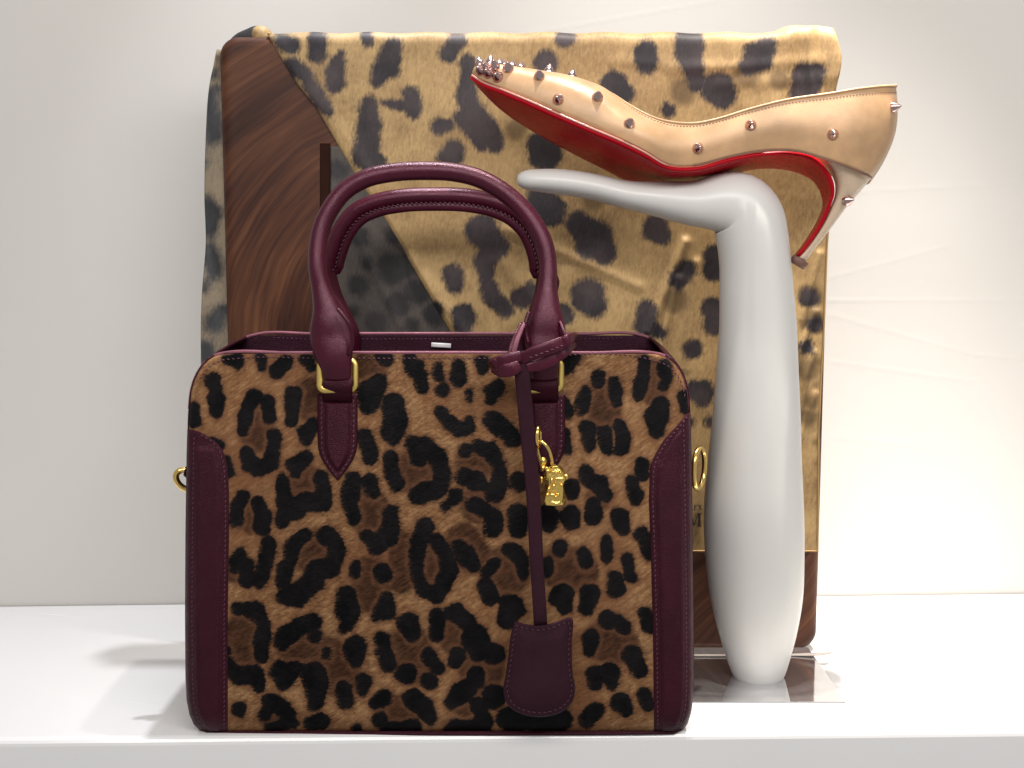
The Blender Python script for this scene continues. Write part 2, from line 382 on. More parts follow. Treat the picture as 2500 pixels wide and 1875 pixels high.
spots_foldshade += [CQ(c) for c in [[(1560,580,90),(1500,560,60)], [(1620,770,38)], [(1480,780,24)]]]
def rs(b):  # softer brown smudges on the narrow strip by the wall
    return [(1850 + b[0] / 1.58, 600 + b[1] / 1.58, b[2] / 1.58)]
smudge = [rs(b) for b in [(210,190,42),(215,290,40),(190,480,45),(205,600,30),(190,660,30),(225,450,18),(225,540,14),(225,760,10),(222,840,10),(222,930,12)]] + [FQ([(1330,330,60)]), FQ([(1480,360,40)]), FQ([(1040,410,60)]), CQ([(1480,270,60)]), EQ([(1900,700,60)]), FQ([(640,900,60)]), FQ([(1010,1350,60)])]
# leopard panel: laid over the board, wrapped over its top edge
diag = np.array([(60, 640), (90, 655), (150, 690), (210, 728), (260, 770), (370, 833), (430, 868), (540, 942), (640, 1000), (800, 1092), (1000, 1210), (1345, 1420)], float)
rgt = np.array([(60, 2034), (140, 2041), (300, 2034), (500, 2026), (600, 2019), (830, 2010), (980, 2001), (1050, 1998), (1345, 1996)], float)
NU, NV = 340, 360
RP = 0.009; yfp = YB - 0.0035
tops = zt + 0.0030
s = np.linspace(0, 1, NV); L1 = 0.020; L2 = RP * math.pi / 2; zbot = P(1700, 1345, yfp).z; L3 = tops - RP - zbot
sl = s * (L1 + L2 + L3)
yy = np.where(sl < L1, yfp + RP + (L1 - sl), np.where(sl < L1 + L2, yfp + RP - RP * np.sin(np.clip((sl - L1) / RP, 0, math.pi / 2)), yfp))
zz = np.where(sl < L1, tops, np.where(sl < L1 + L2, tops - RP + RP * np.cos(np.clip((sl - L1) / RP, 0, math.pi / 2)), tops - RP - (sl - L1 - L2)))
_, rowpy = proj(np.stack([0 * yy, np.full_like(yy, yfp), zz], -1))
xa = np.array([P(np.interp(q, diag[:, 0], diag[:, 1]), q, yfp).x for q in rowpy])
xb = np.array([P(np.interp(q, rgt[:, 0], rgt[:, 1]), q, yfp).x for q in rowpy])
u = np.linspace(0, 1, NU)
X = xa[:, None] + (xb - xa)[:, None] * u[None]; Yg = np.repeat(yy[:, None], NU, 1); Zg = np.repeat(zz[:, None], NU, 1)
qx, qy = proj(np.stack([X, Yg, Zg], -1))
disp = np.zeros_like(X)
for (a, amp, w) in [((1672, 590, 1585, 810), .0028, 11), ((1655, 680, 1608, 870), .0022, 10), ((1700, 640, 1670, 900), .0014, 10), ((1640, 172, 2000, 150), .0007, 16), ((1500, 150, 1800, 165), .0005, 14), ((1760, 205, 2030, 190), .0006, 18), ((1930, 90, 1900, 260), .003, 28), ((1975, 90, 1985, 240), .0025, 16),
                    ((2000, 620, 1960, 780), .0016, 9), ((1990, 760, 1950, 860), .0016, 9), ((1985, 860, 1940, 1000), .0018, 8), ((1990, 960, 1955, 1060), .0015, 7), ((1400, 250, 1500, 330), .0012, 16), ((1000, 640, 1180, 880), .0012, 20), ((1220, 640, 1380, 800), .001, 24), ((1880, 620, 1990, 1000), .0014, 22), ((1240, 560, 1560, 700), .0010, 13), ((1120, 900, 1460, 620), .0008, 26), ((700, 130, 900, 420), .0007, 18), ((1600, 120, 1560, 420), .0007, 24), ((1780, 110, 1830, 330), .0009, 20), ((1555, 830, 1610, 1000), .0008, 14)]:
    disp += amp * np.exp(-(segdist(qx, qy, *a) / w) ** 2)
low = np.sin(qx / 130 + 1.3 * np.sin(qy / 190)) * np.sin(qy / 150 + 0.7) * 0.0007 + 0.0005 * np.sin((qx + qy) / 70)
disp += low
edge = np.minimum(u[None] * (xb - xa)[:, None] / 0.004, 1)                  # the fold edge turns back onto the cloth below
disp -= 0.0022 * (1 - edge) ** 2
Yg = Yg - disp * (sl[:, None] > L1 + L2 * 0.3)
bun = np.exp(-(((qx - 1985) / 60) ** 2 + ((qy - 75) / 45) ** 2)); bun2 = np.exp(-(((qx - 2040) / 28) ** 2 + ((qy - 150) / 60) ** 2)); Zg = Zg + 0.0055 * bun; X = X + 0.0035 * bun2
Yg = Yg - 0.003 * bun2
Zg = Zg + 0.0006 * np.sin(qx / 23) * np.exp(-((qy - 85) / 30) ** 2)
pan = mk('leopard_panel', np.stack([X, Yg, Zg], -1).reshape(-1, 3), grid(NU, NV), M_silk, scarf, attrs={'sd': sdf(qx, qy, spots_foldshade) - 2.5, 'br': np.clip(1.1 - np.clip(sdf(qx, qy, smudge) + 22, 0, None) / 34, 0, 1)}, solid=0.0012, off=1)
pan['label'] = 'golden leopard print fold laid diagonally across the board'
# hems of the panel: rolled gold edge along the bottom and right, a printed gold frame line inside it
G3 = np.stack([X, Yg, Zg], -1)
pts = [Vector(p) + Vector((0, -0.0004, 0)) for p in list(G3[-1, 60::6]) + list(G3[-1:120:-5, -1])]
mb = MB(); mb.tube(pts, 0.0007, 0.0005, 8); mb.build('rolled_hem', M_hem, scarf)
# serif lettering printed on the panel
def poly_letters(name, letters, px0, py0, hgt, adv, parent):
    mb = MB()
    for i, polys in enumerate(letters):
        for pl in polys:
            fr = [P(px0 + (i * adv + a) * hgt, py0 - b * hgt, yfp - 0.0012) for a, b in pl]
            bk = [p + Vector((0, 0.0008, 0)) for p in fr]; k = len(fr)
            mb.add(fr + bk, [tuple(range(k)), tuple(range(2 * k - 1, k - 1, -1))] + [(j, k + j, k + (j + 1) % k, (j + 1) % k) for j in range(k)])
    return mb.build(name, M_print, parent, smooth=False)
rect = lambda a, b, c, d: [(a, b), (c, b), (c, d), (a, d)]
Lm = [[rect(.08, .06, .24, 1), rect(.24, .06, .60, .12), rect(0, 0, .62, .06), rect(.0, 1.0, .34, 1.05), [(.56, .12), (.62, .12), (.62, .34), (.57, .34)]]]
Em = [[rect(.08, .06, .24, 1), rect(0, 0, .62, .06), rect(0, 1, .60, 1.05), rect(.24, .5, .48, .56), rect(.55, .06, .61, .26), rect(.54, .8, .60, 1.0)]]
Xm = [[[(.02, .04), (.12, .04), (.66, 1), (.56, 1)], [(.08, 1), (.28, 1), (.70, .04), (.50, .04)], rect(-.02, 0, .26, .04), rect(.42, 0, .78, .04), rect(-.02, 1, .34, 1.04), rect(.46, 1, .74, 1.04)]]
Mm = [[rect(.10, .05, .17, .95), [(.17, .95), (.37, .95), (.60, .12), (.52, .02)], [(.52, .02), (.60, .12), (.88, .95), (.82, .95)], rect(.86, .05, 1.04, .95), rect(0, 0, .28, .05), rect(.76, 0, 1.14, .05), rect(.02, .95, .37, 1.0), rect(.82, .95, 1.14, 1.0)]]
poly_letters('small_lettering', [Lm[0], Em[0], Xm[0]], 1684, 1246, 12.5, .82, pan)
poly_letters('large_letter', [Mm[0]], 1676, 1286, 33, 1, pan)
# dark inner field of the print left of the fold
NU, NV = 150, 170
gx, gy = np.meshgrid(np.linspace(807, 1480, NU), np.linspace(356, 1330, NV))
ys = YB - 0.0012
V = Pn(gx, gy, np.full_like(gx, ys))
V[..., 1] -= 0.0006 * np.exp(-(segdist(gx, gy, 860, 560, 990, 820) / 12) ** 2) + 0.0004 * np.sin(gx / 60) * np.sin(gy / 45 + gx / 90)
dk = [GQ(c) for c in [[(1120,620,85),(1200,600,60)], [(960,460,50)], [(1150,790,60)], [(1000,590,40)], [(1240,730,70)], [(960,700,55)], [(1050,880,60)], [(1330,840,60)], [(930,830,30)], [(1130,450,50)], [(860,130,50)], [(930,60,40)], [(1220,900,40)]]]
rim = np.full(gx.shape, 200.0)
o = mk('dark_leopard_field', V.reshape(-1, 3), grid(NU, NV), M_sheer, scarf, attrs={'sd': np.minimum(sdf(gx, gy, dk), rim), 'br': 0 * gx}, solid=0.0010, off=1)
o['label'] = 'dark grey leopard field beside the diagonal fold'
qx, qy = np.meshgrid(np.linspace(781, 806.5, 6), np.linspace(350, 1330, 60))
V = Pn(qx, qy, np.full_like(qx, YB - 0.0002)); mk('inner_border_line', V.reshape(-1, 3), grid(6, 60), M_borderline, scarf, solid=0.0003, off=1)
# flap of cloth standing out on the left edge
fl = spline([(122, 533, YB+.012), (150, 527, YB+.012), (185, 519, YB+.013), (235, 511, YB+.015), (300, 505, YB+.017), (480, 497, YB+.015), (600, 503, YB+.021), (700, 497, YB+.015), (880, 491, YB+.018), (1200, 489, YB+.020), (1570, 500, YB+.017)], 90)
V = []; sd_ = []
NW = 14
for py, pxo, Yo in fl:
    a = P(549 + (py - 170) * 0.018 if py > 150 else 540, py, YB + .011); b = P(pxo, py, Yo)
    for k in range(NW):
        t = k / (NW - 1); p = a.lerp(b, t); p.y += 0.004 * math.sin(t * 3.0 + py / 90.0) * t; V.append(p)
qx, qy = proj(np.array(V))
fs_ = [[(505, 230, 22), (512, 270, 30), (520, 330, 28)], [(522, 180, 14)], [(500, 400, 12)], [(505, 545, 34)], [(500, 320, 12)], [(505, 500, 26), (530, 520, 20)], [(515, 560, 20)], [(510, 610, 22), (525, 660, 26)], [(520, 790, 26), (545, 760, 20)], [(500, 860, 30)], [(540, 870, 22)], [(520, 960, 28)], [(525, 220, 14)], [(500, 700, 14)]]
o = mk('side_flap', V, grid(NW, len(fl)), M_flap, scarf, attrs={'sd': sdf(qx, qy, fs_), 'br': 0 * qx}, solid=0.0010, off=0)
o['label'] = 'grey translucent looking flap of the scarf at the left side'
# corner folds behind the top edge
def tuft(pts, name, mat, y0, th, sdv):
    mb = MB(); fr = [P(x, y, y0) for x, y in pts]; k = len(fr); c = sum(fr, Vector()) / k
    v = []; L = [(1.0, 0.35), (0.93, 0.0), (0.6, -0.35), (0.25, -0.5)]
    for s_, dy in L: v += [c + (p - c) * s_ + Vector((0, dy * th, 0)) for p in fr]
    f = grid(k, len(L), True) + [tuple((len(L) - 1) * k + i for i in range(k))]
    b = len(v); v += [c + (p - c) * 1.0 + Vector((0, th, 0)) for p in fr]
    f += [(i, b + i, b + (i + 1) % k, (i + 1) % k) for i in range(k)] + [tuple(b + i for i in range(k - 1, -1, -1))]
    return mk(name, v, f, mat, scarf, attrs={'sd': np.full(len(v), sdv), 'br': np.zeros(len(v))})
def dens(pts, n=40):
    A = np.array(pts + pts[:1], float); return [tuple(p) for p in spline(A, n)[:-1, :2]]
tuft(dens([(556, 100), (575, 82), (600, 70), (622, 62), (640, 66), (640, 110), (600, 118)]), 'corner_fold', M_sheer, YB + .017, 0.006, -30)
tuft(dens([(612, 84), (618, 66), (634, 61), (650, 66), (662, 80), (672, 95), (650, 115), (620, 110)]), 'corner_fold', M_silk, YB + .012, 0.008, 60)
tuft(dens([(1870, 100), (1890, 78), (1925, 62), (1960, 60), (1990, 68), (2015, 78), (2034, 92), (2044, 120), (2045, 160), (2030, 190), (1990, 150), (1930, 120)], 70), 'corner_fold', M_silk, YB + .011, 0.012, 60)
# flattened cloth edge lying under the board
mb = MB()
pts = [G(1690, 1600, 0.0066), G(1850, 1600, 0.0066), G(1960, 1598, 0.0068), G(2010, 1596, 0.008), G(2030, 1593, 0.0085)]
A = spline([tuple(p) for p in pts], 24); mb.tube([Vector(p) for p in A], [0.0018] * 17 + [.0022, .0028, .0032, 0.0034, 0.0032, 0.0025, 0.001], [0.0006] * 22 + [.0006, .0004], 10, up=(0, 0, 1)); mb.build('lower_hem', M_hemgrey, scarf)

# ------------------------------------------------------------------ white display leg on its steel plate
YS = 0.903
base = G(1853, 1662, 0.0058)
leg = thing('display_leg', 'white lacquered leg shaped shoe stand with a pointed foot on a mirror steel plate', 'shoe stand', (P(1853, 1600, YS).x, YS, 0))
k_ = 1 / .8848
LS = [(1112,386,3,4),(1116,386.5,11,15),(1128,388,19,27),(1160,389.5,24,38),(1200,392,27,45),(1280,403,28,46),(1350,420,30,50),(1420,430,37.5,54),(1465,436,44,60),(1500,440,49,64),(1544,438,61,68),(1580,440,72,72),(1603,451,77,75),(1617,475,78,77),(1625,515,77,77),(1631,568,77,76),(1634,630,80,76),(1637,700,83.5,77),(1636,800,89,82),(1634,900,96,88),(1630,1000,103,94),(1628,1100,110,99),(1630,1200,109.5,98),(1635,1300,101,92),(1637,1370,86,80),(1638.5,1430,68,66),(1640,1460,57.5,57),(1640.5,1471,53,53),(1640.8,1475.5,47,47),(1641,1477,36,36)]
A = spline(LS, 150)
mb = MB(); mb.tube([P(a * k_, b * k_, YS) for a, b, c, d in A], [M(c * k_, YS) * 1.005 for a, b, c, d in A], [M(d * k_, YS) for a, b, c, d in A], 40)
lf = mb.build('leg_form', M_white, leg); sm_ = lf.modifiers.new('even', 'SMOOTH'); sm_.factor = 0.5; sm_.iterations = 8
py0 = G(2066, 1714, 0.0058).y; px0, px1, py1 = 0.1165, G(2066, 1714, 0.0058).x, YB - .006
v, f = rounded_slab(px0, px1, -py1, -py0, 0.0, 0.0056, 0.0015, 0.0006, 4, 3)
v = [(a, -c, 0.0058 - b) for a, b, c in v]
mk('base_plate', v, f, M_steel, leg, smooth=False)

# ------------------------------------------------------------------ the high heel
shoe = thing('high_heel', 'nude leather stiletto pump with pewter spikes and a red sole balanced on the white leg', 'shoe', (P(1640, 430, YS).x, YS, P(1640, 430, YS).z))
SQ = lambda x, y: (1100 + x / 1.843, y / 1.843)
#        near feather  topline/ridge   far feather   width  a_open
ST = [(98,336,  99,322,  103,345, .003, .5), (112,346, 114,300, 130,375, .0085, .5), (135,358, 150,290, 170,415, .0155, .5), (180,377, 200,294, 215,460, .0225, .5), (230,398, 262,304, 262,502, .029, .5),
      (360,452, 400,328, 400,590, .043, .5), (490,510, 540,352, 540,668, .056, .5), (600,557, 650,387, 650,724, .066, .5), (680,590, 725,422, 728,764, .071, .46), (760,624, 800,470, 795,796, .074, .26), (870,678, 890,519, 880,815, .072, .15),
      (980,740, 980,547, 990,811, .064, .10), (1100,743, 1095,555, 1100,797, .055, .08), (1250,705, 1210,533, 1250,772, .048, .06), (1400,678, 1350,490, 1402,742, .046, .05), (1550,678, 1520,448, 1553,745, .050, .05),
      (1700,720, 1700,422, 1703,790, .053, .06), (1780,748, 1820,402, 1782,815, .051, .07), (1840,773, 1910,391, 1842,830, .045, .08), (1875,789, 1960,387, 1876,830, .035, .08), (1888,796, 1988,386, 1889,820, .024, .08), (1893,799, 2001,385, 1893,806, .011, .08), (1894,800, 2006,385, 1894,801, .0012, .08)]
BU = np.interp(np.arange(len(ST)), [0, 15, 16, 17, 18, 19, 20, 22], [0, 0, 9, 23, 38, 50, 57, 60])   # heel counter bulges backwards
rows = np.array([list(a) + [b] for a, b in zip(ST, BU)], float)
NS = 150
tt = np.linspace(0, len(ST) - 1, NS); idx = np.arange(len(ST))
def cr(col):
    y = rows[:, col]; m = np.gradient(y); out = []
    for t in tt:
        i = min(int(t), len(y) - 2); u_ = t - i
        out.append((2*u_**3 - 3*u_**2 + 1)*y[i] + (u_**3 - 2*u_**2 + u_)*m[i] + (-2*u_**3 + 3*u_**2)*y[i+1] + (u_**3 - u_**2)*m[i+1])
    return np.array(out)
cols = [cr(c) for c in range(9)]
cols[7] = np.clip(cols[7], .03, .5); cols[6] = np.clip(cols[6], 0.001, None)
KQ = 22
up_v = []
near_top, far_top = [], []
for i in range(NS):
    nx, ny, tx, ty, fx, fy, w, ao, bu = [c[i] for c in cols]
    closed = np.clip((ao - .2) / .3, 0, 1); ring_ = []
    for side in (0, 1):
        for j in range(KQ):
            q = j / (KQ - 1) if side == 0 else 1 - j / (KQ - 1)
            ph = q * math.pi / 2
            a = ao * (1 - math.cos(ph)) - 0.045 * math.sin(q * math.pi) * (1 - closed * .6)
            hh = closed * math.sin(ph) ** .92 + (1 - closed) * q
            X_ = nx + (fx - nx) * a + (tx - nx - (fx - nx) * ao) * hh; Y_ = ny + (fy - ny) * a + (ty - ny - (fy - ny) * ao) * hh
            X_ += bu * math.sin(math.pi * min(1, q * 1.02)) ** 0.9 * (1 - 0.25 * q)
            dep = (a - .5) * w
            if side == 1:
                X_ += (fx - nx) * (1 - 2 * a); Y_ += (fy - ny) * (1 - 2 * a); dep = -dep
            ring_.append(P(*SQ(X_, Y_), YS + dep))
    up_v += ring_
    near_top.append(ring_[KQ - 1]); far_top.append(ring_[KQ])
f = []
n2 = 2 * KQ
for i in range(NS - 1):
    for j in range(n2 - 1):
        if j == KQ - 1 and cols[7][i] < .498: continue
        f.append((i * n2 + j, (i + 1) * n2 + j, (i + 1) * n2 + j + 1, i * n2 + j + 1))
upper = mk('upper', up_v, f, M_nude, shoe, solid=0.0014, off=-1)
upper.data.materials.append(M_nudelin); upper.modifiers['thick'].material_offset = 1
UPV = np.array(up_v).reshape(NS, n2, 3)
io = next(i for i in range(NS) if cols[7][i] < .498)
# topline binding and its stitching
mb = MB(); tl = near_top[io:] + far_top[io:][::-1]
mb.tube(tl, 0.0009, 0.0009, 8); mb.build('topline_binding', M_nude, shoe)
ln = [Vector(UPV[i, KQ - 2] * 0.45 + UPV[i, KQ - 3] * 0.55) for i in range(io + 1, NS - 2)]
stitches('topline_stitching', ln, shoe, plain('brown_thread', (0.22, 0.11, 0.06), .6), 0.0022, 0.0014, 0.00026, tilt=0)
# heel seam line: where the upper meets the heel seat
# red sole: runs under the foot and down the breast of the heel
near = [(96,340),(135,366),(230,404),(360,458),(490,516),(640,581),(760,631),(870,685),(980,746),(1100,752),(1250,712),(1400,685),(1550,684),(1630,703),(1690,757),(1722,815),(1728,868),(1708,935),(1680,1000),(1630,1080),(1574,1152)]
far = [(101,347),(172,424),(264,506),(402,595),(542,672),(692,748),(798,800),(882,818),(992,813),(1100,799),(1250,773),(1400,745),(1550,760),(1622,791),(1660,830),(1682,878),(1688,925),(1664,995),(1630,1055),(1590,1115),(1548,1168)]
wid = [.003,.015,.029,.043,.056,.069,.075,.073,.064,.055,.047,.043,.040,.037,.033,.029,.024,.018,.014,.012,.010]
A = spline([(a, b, c, d, e) for (a, b), (c, d), e in zip(near, far, wid)], 130)
NWs = 15; v = []
for a, b, c, d, w in A:
    for k in range(NWs):
        t = k / (NWs - 1); bul = math.sin(math.pi * t)
        v.append(P(*SQ(a + (c - a) * t, b + (d - b) * t + 9 * bul * min(1, w / .05)), YS + (t - .5) * w))
red = mk('sole', v, grid(NWs, len(A)), M_red, shoe, solid=0.0022, off=1)
wl_ = [P(*SQ(a, b - 1.5), YS - w / 2 - 0.0004) for a, b, c, d, w in A if a < 990 and b < 752]
mb = MB(); mb.tube(wl_, 0.00075, 0.00075, 8); mb.build('sole_edge_glint', M_edge_highlight, red)  # thin pale bead painted as the highlight along the sole edge
# heel
HE = [(1628,700, 1893,800, .046), (1690,760, 1868,832, .042), (1722,818, 1834,872, .034), (1726,872, 1790,922, .024), (1705,935, 1757,965, .0175), (1678,998, 1724,1010, .0145), (1632,1075, 1670,1080, .012), (1590,1130, 1625,1138, .0105), (1560,1158, 1596,1176, .010)]
A = spline(HE, 60); v = []; SG = 26
for a, b, c, d, w in A:
    for k in range(SG):
        an = 2 * math.pi * k / SG
        ux = math.cos(an); uy = math.sin(an)
        ux = math.copysign(abs(ux) ** 0.8, ux)
        if ux < 0: ux *= 0.9
        m_ = ((a + c) / 2 + ux * (c - a) / 2, (b + d) / 2 + ux * (d - b) / 2 + uy * 20 * w / .05)
        v.append(P(*SQ(*m_), YS + uy * w / 2 * 0.94))
f = grid(SG, len(A), True) + [tuple(range(SG - 1, -1, -1)), tuple((len(A) - 1) * SG + k for k in range(SG))]
mk('heel', v, f, M_heel, shoe)
mb = MB(); mb.tube([P(*SQ(1576, 1166), YS), P(*SQ(1568, 1178), YS), P(*SQ(1558, 1194), YS)], [.0058, .0058, .0054], [.0056, .0056, .0052], 14, power=.7); mb.build('heel_tip', M_tip, shoe)
# heel seat seam
mb = MB(); seam = [Vector(UPV[i, 0]) + Vector((0, -0.0002, -0.0002)) for i in range(int(NS * 12 / 22), NS - 1)]
mb.tube(seam, 0.0005, 0.0005, 6); mb.build('heel_seam', M_tip, shoe)
# spikes
SP = [(1130 + x / 5.53, 100 + y / 5.53) for x, y in [(300,372),(420,352),(548,362),(235,320),(365,310),(495,340),(600,375),(665,360),(780,395),(250,390),(360,435),(485,485),(1035,480),(1150,425),(1455,490),(1300,800),(1830,760)]] + [(1500 + x / 3.16, 180 + y / 3.16) for x, y in [(128,385),(640,570),(1035,400),(1680,470),(2152,245)]]
upx, upy = proj(UPV)
flat = UPV[:, :, :]
half = np.zeros((NS, n2), bool); half[:, 1:KQ + 3] = True
for i in range(NS):
    if cols[7][i] < .49: half[i, KQ - 1:] = False
half[:5] = False
def spike(pos, nrm, sc=1.0):
    nrm = nrm.normalized(); pf = [(.0033, -.0012), (.0034, .0004), (.0033, .0010), (.0025, .0023), (.0015, .0039), (.0007, .0050), (.0003, .0054), (.00003, .0055)]
    a = nrm.orthogonal().normalized(); b = nrm.cross(a); v = []; SGS = 16
    for r_, h_ in pf:
        for k in range(SGS):
            an = 2 * math.pi * k / SGS; v.append(pos + (a * math.cos(an) + b * math.sin(an)) * r_ * sc + nrm * h_ * sc)
    return v, grid(SGS, len(pf), True)
for q_, (x, y) in enumerate(SP):
    d = np.where(half, np.hypot(upx - x, upy - y), 1e9); i, j = np.unravel_index(np.argmin(d), d.shape)
    i0, i1, j0, j1 = max(i - 2, 0), min(i + 2, NS - 1), max(j - 2, 0), min(j + 2, n2 - 1)
    nr = Vector(UPV[i1, j] - UPV[i0, j]).cross(Vector(UPV[i, j1] - UPV[i, j0]))
    cen = Vector(UPV[i].mean(0))
    if nr.dot(Vector(UPV[i, j]) - cen) < 0: nr = -nr
    v, f = spike(Vector(UPV[i, j]), nr, 1.12 if q_ < 12 else 1.08)
    mk('spike', v, f, M_spike, shoe)
v, f = spike(P(*SQ(1783, 902), YS - 0.010), Vector((0.6, -0.75, 0.1)), 1.1); mk('spike', v, f, M_spike, shoe)

# ------------------------------------------------------------------ handbag
bag = thing('handbag', 'structured leopard calf hair handbag with burgundy leather trim and two rolled handles', 'handbag', (P(1075, 1780, .87).x, 0.87, 0))
def yf(py): return 0.809 + (1785 - py) / 920 * 0.011
left = np.array([(864, 548), (867, 533), (872, 520), (880, 508), (892, 496), (908, 485), (928, 475), (955, 467), (1000, 462), (1100, 459), (1300, 456), (1500, 455), (1650, 456), (1710, 459), (1745, 466), (1770, 477), (1784, 492)], float)
right = np.array([(864, 1595), (867, 1612), (872, 1625), (880, 1637), (892, 1650), (908, 1661), (928, 1670), (955, 1677), (1000, 1681), (1100, 1684), (1300, 1687), (1500, 1689), (1650, 1690), (1710, 1688), (1745, 1683), (1770, 1674), (1784, 1662)], float)
XL = lambda q: np.interp(q, left[:, 0], left[:, 1]); XR = lambda q: np.interp(q, right[:, 0], right[:, 1])
def face(px, py, off=0.0):
    """point on the bag's front; off = how far proud"""
    px = np.asarray(px, float); py = np.asarray(py, float)
    Rr = 26.0
    s_ = np.minimum(px - XL(py), XR(py) - px); s_ = np.clip(s_, 0, Rr)
    back = Rr - np.sqrt(np.maximum(Rr * Rr - (Rr - s_) ** 2, 0))
    R2 = 58.0; s2 = np.clip(1787 - py, 0, R2); back2 = R2 - np.sqrt(np.maximum(R2 * R2 - (R2 - s2) ** 2, 0))
    u_ = (px - 1073) / 615; v_ = (py - 864) / 922
    bulge = 0.004 * np.clip(1 - u_ ** 2, 0, 1) * np.sin(np.pi * np.clip(v_, 0, 1))
    return Pn(px, py, yf(py) + back * 0.00021 + back2 * 0.00016 - bulge - off)
fpt = lambda x, y, off=0.0: Vector(face(x, y, off).reshape(3))
black = [AQ(c) for c in [
 [(425,215,34),(490,228,44)], [(655,215,40),(660,275,30)], [(755,295,48),(812,235,46)], [(332,365,44),(352,430,38)], [(355,480,54),(350,555,46)], [(205,540,40),(205,625,38)],
 [(620,470,46),(565,540,43),(540,620,38),(520,700,36)], [(695,500,40),(708,600,43)], [(745,735,46),(745,800,42)], [(560,850,40),(590,920,48),(650,950,54),(710,920,48),(738,850,42)],
 [(870,450,50),(860,540,46),(865,620,43)], [(960,700,56),(1000,660,48),(960,740,42)], [(970,230,48),(990,270,32)], [(1400,440,86),(1385,515,66),(1450,380,56)], [(1495,210,46),(1460,190,36)],
 [(1550,520,74),(1558,620,84),(1540,715,66)], [(1650,200,36),(1670,270,42),(1720,330,52),(1735,390,36)], [(1720,262,26)], [(1850,260,28),(1850,330,34)], [(1880,420,46)], [(1990,270,48),(1985,350,48)], [(2060,440,26),(2065,485,26)], [(2140,230,48),(2150,280,32)],
 [(1865,570,30),(1930,640,40),(1990,690,44),(2050,670,44),(2062,622,28)], [(1350,740,48),(1380,810,52),(1390,880,46)], [(960,880,40),(890,930,52),(890,990,28)], [(1060,1010,48),(1080,1090,43),(1050,1180,66),(960,1180,58),(880,1220,76),(830,1180,56),(800,1080,46),(800,1030,40)], [(820,1265,46),(800,1320,28)],
 [(1270,1030,54),(1250,1110,48),(1260,1200,43),(1280,1280,48)], [(1390,1030,46),(1415,1110,44)], [(1520,1240,48),(1530,1330,53),(1510,1420,58),(1430,1460,63),(1370,1410,43)],
 [(1530,890,46),(1530,950,43),(1570,1060,53)], [(1690,800,58),(1720,880,53)], [(1770,800,53),(1850,880,58),(1880,980,58),(1860,1080,63),(1770,1110,66),(1700,1130,53)], [(2030,830,40)], [(2120,800,43),(2170,830,40)], [(2030,1000,53),(2100,1040,58),(2150,1060,38)],
 [(1960,1140,50),(1900,1200,33)], [(2100,1200,56),(2170,1240,48)], [(540,1140,36),(500,1200,40),(490,1290,43)], [(640,1180,43),(660,1260,46),(660,1350,46)], [(420,900,30),(430,980,30)], [(370,790,30),(330,760,20)]]]
black += [BQ(c) for c in [
 [(510,140,32),(480,200,36),(470,250,26)], [(700,80,46),(690,180,48),(660,290,46),(640,350,28)], [(560,220,43),(550,320,40)], [(1090,10,58),(1160,80,53),(1160,150,53),(1120,240,58),(1010,250,56),(1000,330,66),(900,420,76),(820,430,53)], [(820,250,53),(800,340,38)], [(950,10,40),(870,90,56),(860,180,43)],
 [(1290,230,33),(1295,280,33)], [(1475,280,58)], [(1230,430,56),(1240,520,84),(1220,620,48),(1200,660,28)], [(1510,450,48),(1490,520,63),(1430,580,33)], [(1750,-40,56),(1710,60,54),(1700,180,50),(1700,290,40),(1750,380,53),(1830,420,53),(1880,350,58),(1930,270,48),(1910,150,48),(1840,60,38)],
 [(1990,100,52),(2050,180,57),(2090,230,38)], [(1655,620,68),(1680,680,53)], [(1830,570,48),(1840,690,43)], [(1960,540,56),(2040,600,52)], [(1470,730,53),(1490,800,56),(1510,880,58)], [(1290,780,73),(1300,850,58)], [(1095,790,28),(1095,830,24)],
 [(560,520,38),(620,540,53),(670,620,38),(660,720,43),(655,840,38)], [(490,520,38)], [(430,900,56),(500,970,58),(600,960,63),(630,1030,43)], [(420,800,28)], [(1000,610,58),(900,640,53),(830,690,56),(790,750,38)], [(1020,700,48)], [(780,940,63),(810,1000,58),(870,920,43)],
 [(1010,960,78),(1030,1050,78),(1020,1150,53)], [(1210,1070,63),(1220,1140,58)], [(1350,1000,53),(1330,1060,43)], [(1630,960,66)], [(1790,840,48),(1840,910,48)], [(1790,1000,58)], [(1980,830,58),(1960,870,38)], [(2120,720,56),(2150,780,56)],
 [(500,1190,43)], [(720,1150,53),(780,1170,46),(840,1240,38)], [(680,1230,46)], [(1050,1270,50),(980,1290,28)], [(1480,1110,48),(1420,1160,38)], [(1680,1120,56),(1760,1180,56),(1800,1250,46)], [(1450,1270,46)], [(1990,1100,66),(1940,1150,46),(2050,1050,56)], [(2120,1170,46)], [(2120,1000,46)], [(2200,1080,43)],
 [(700,1310,28),(870,1290,33)], [(1700,1310,38),(1500,1330,38)], [(1950,1310,50),(2150,1320,56)], [(1300,1325,30)]]]
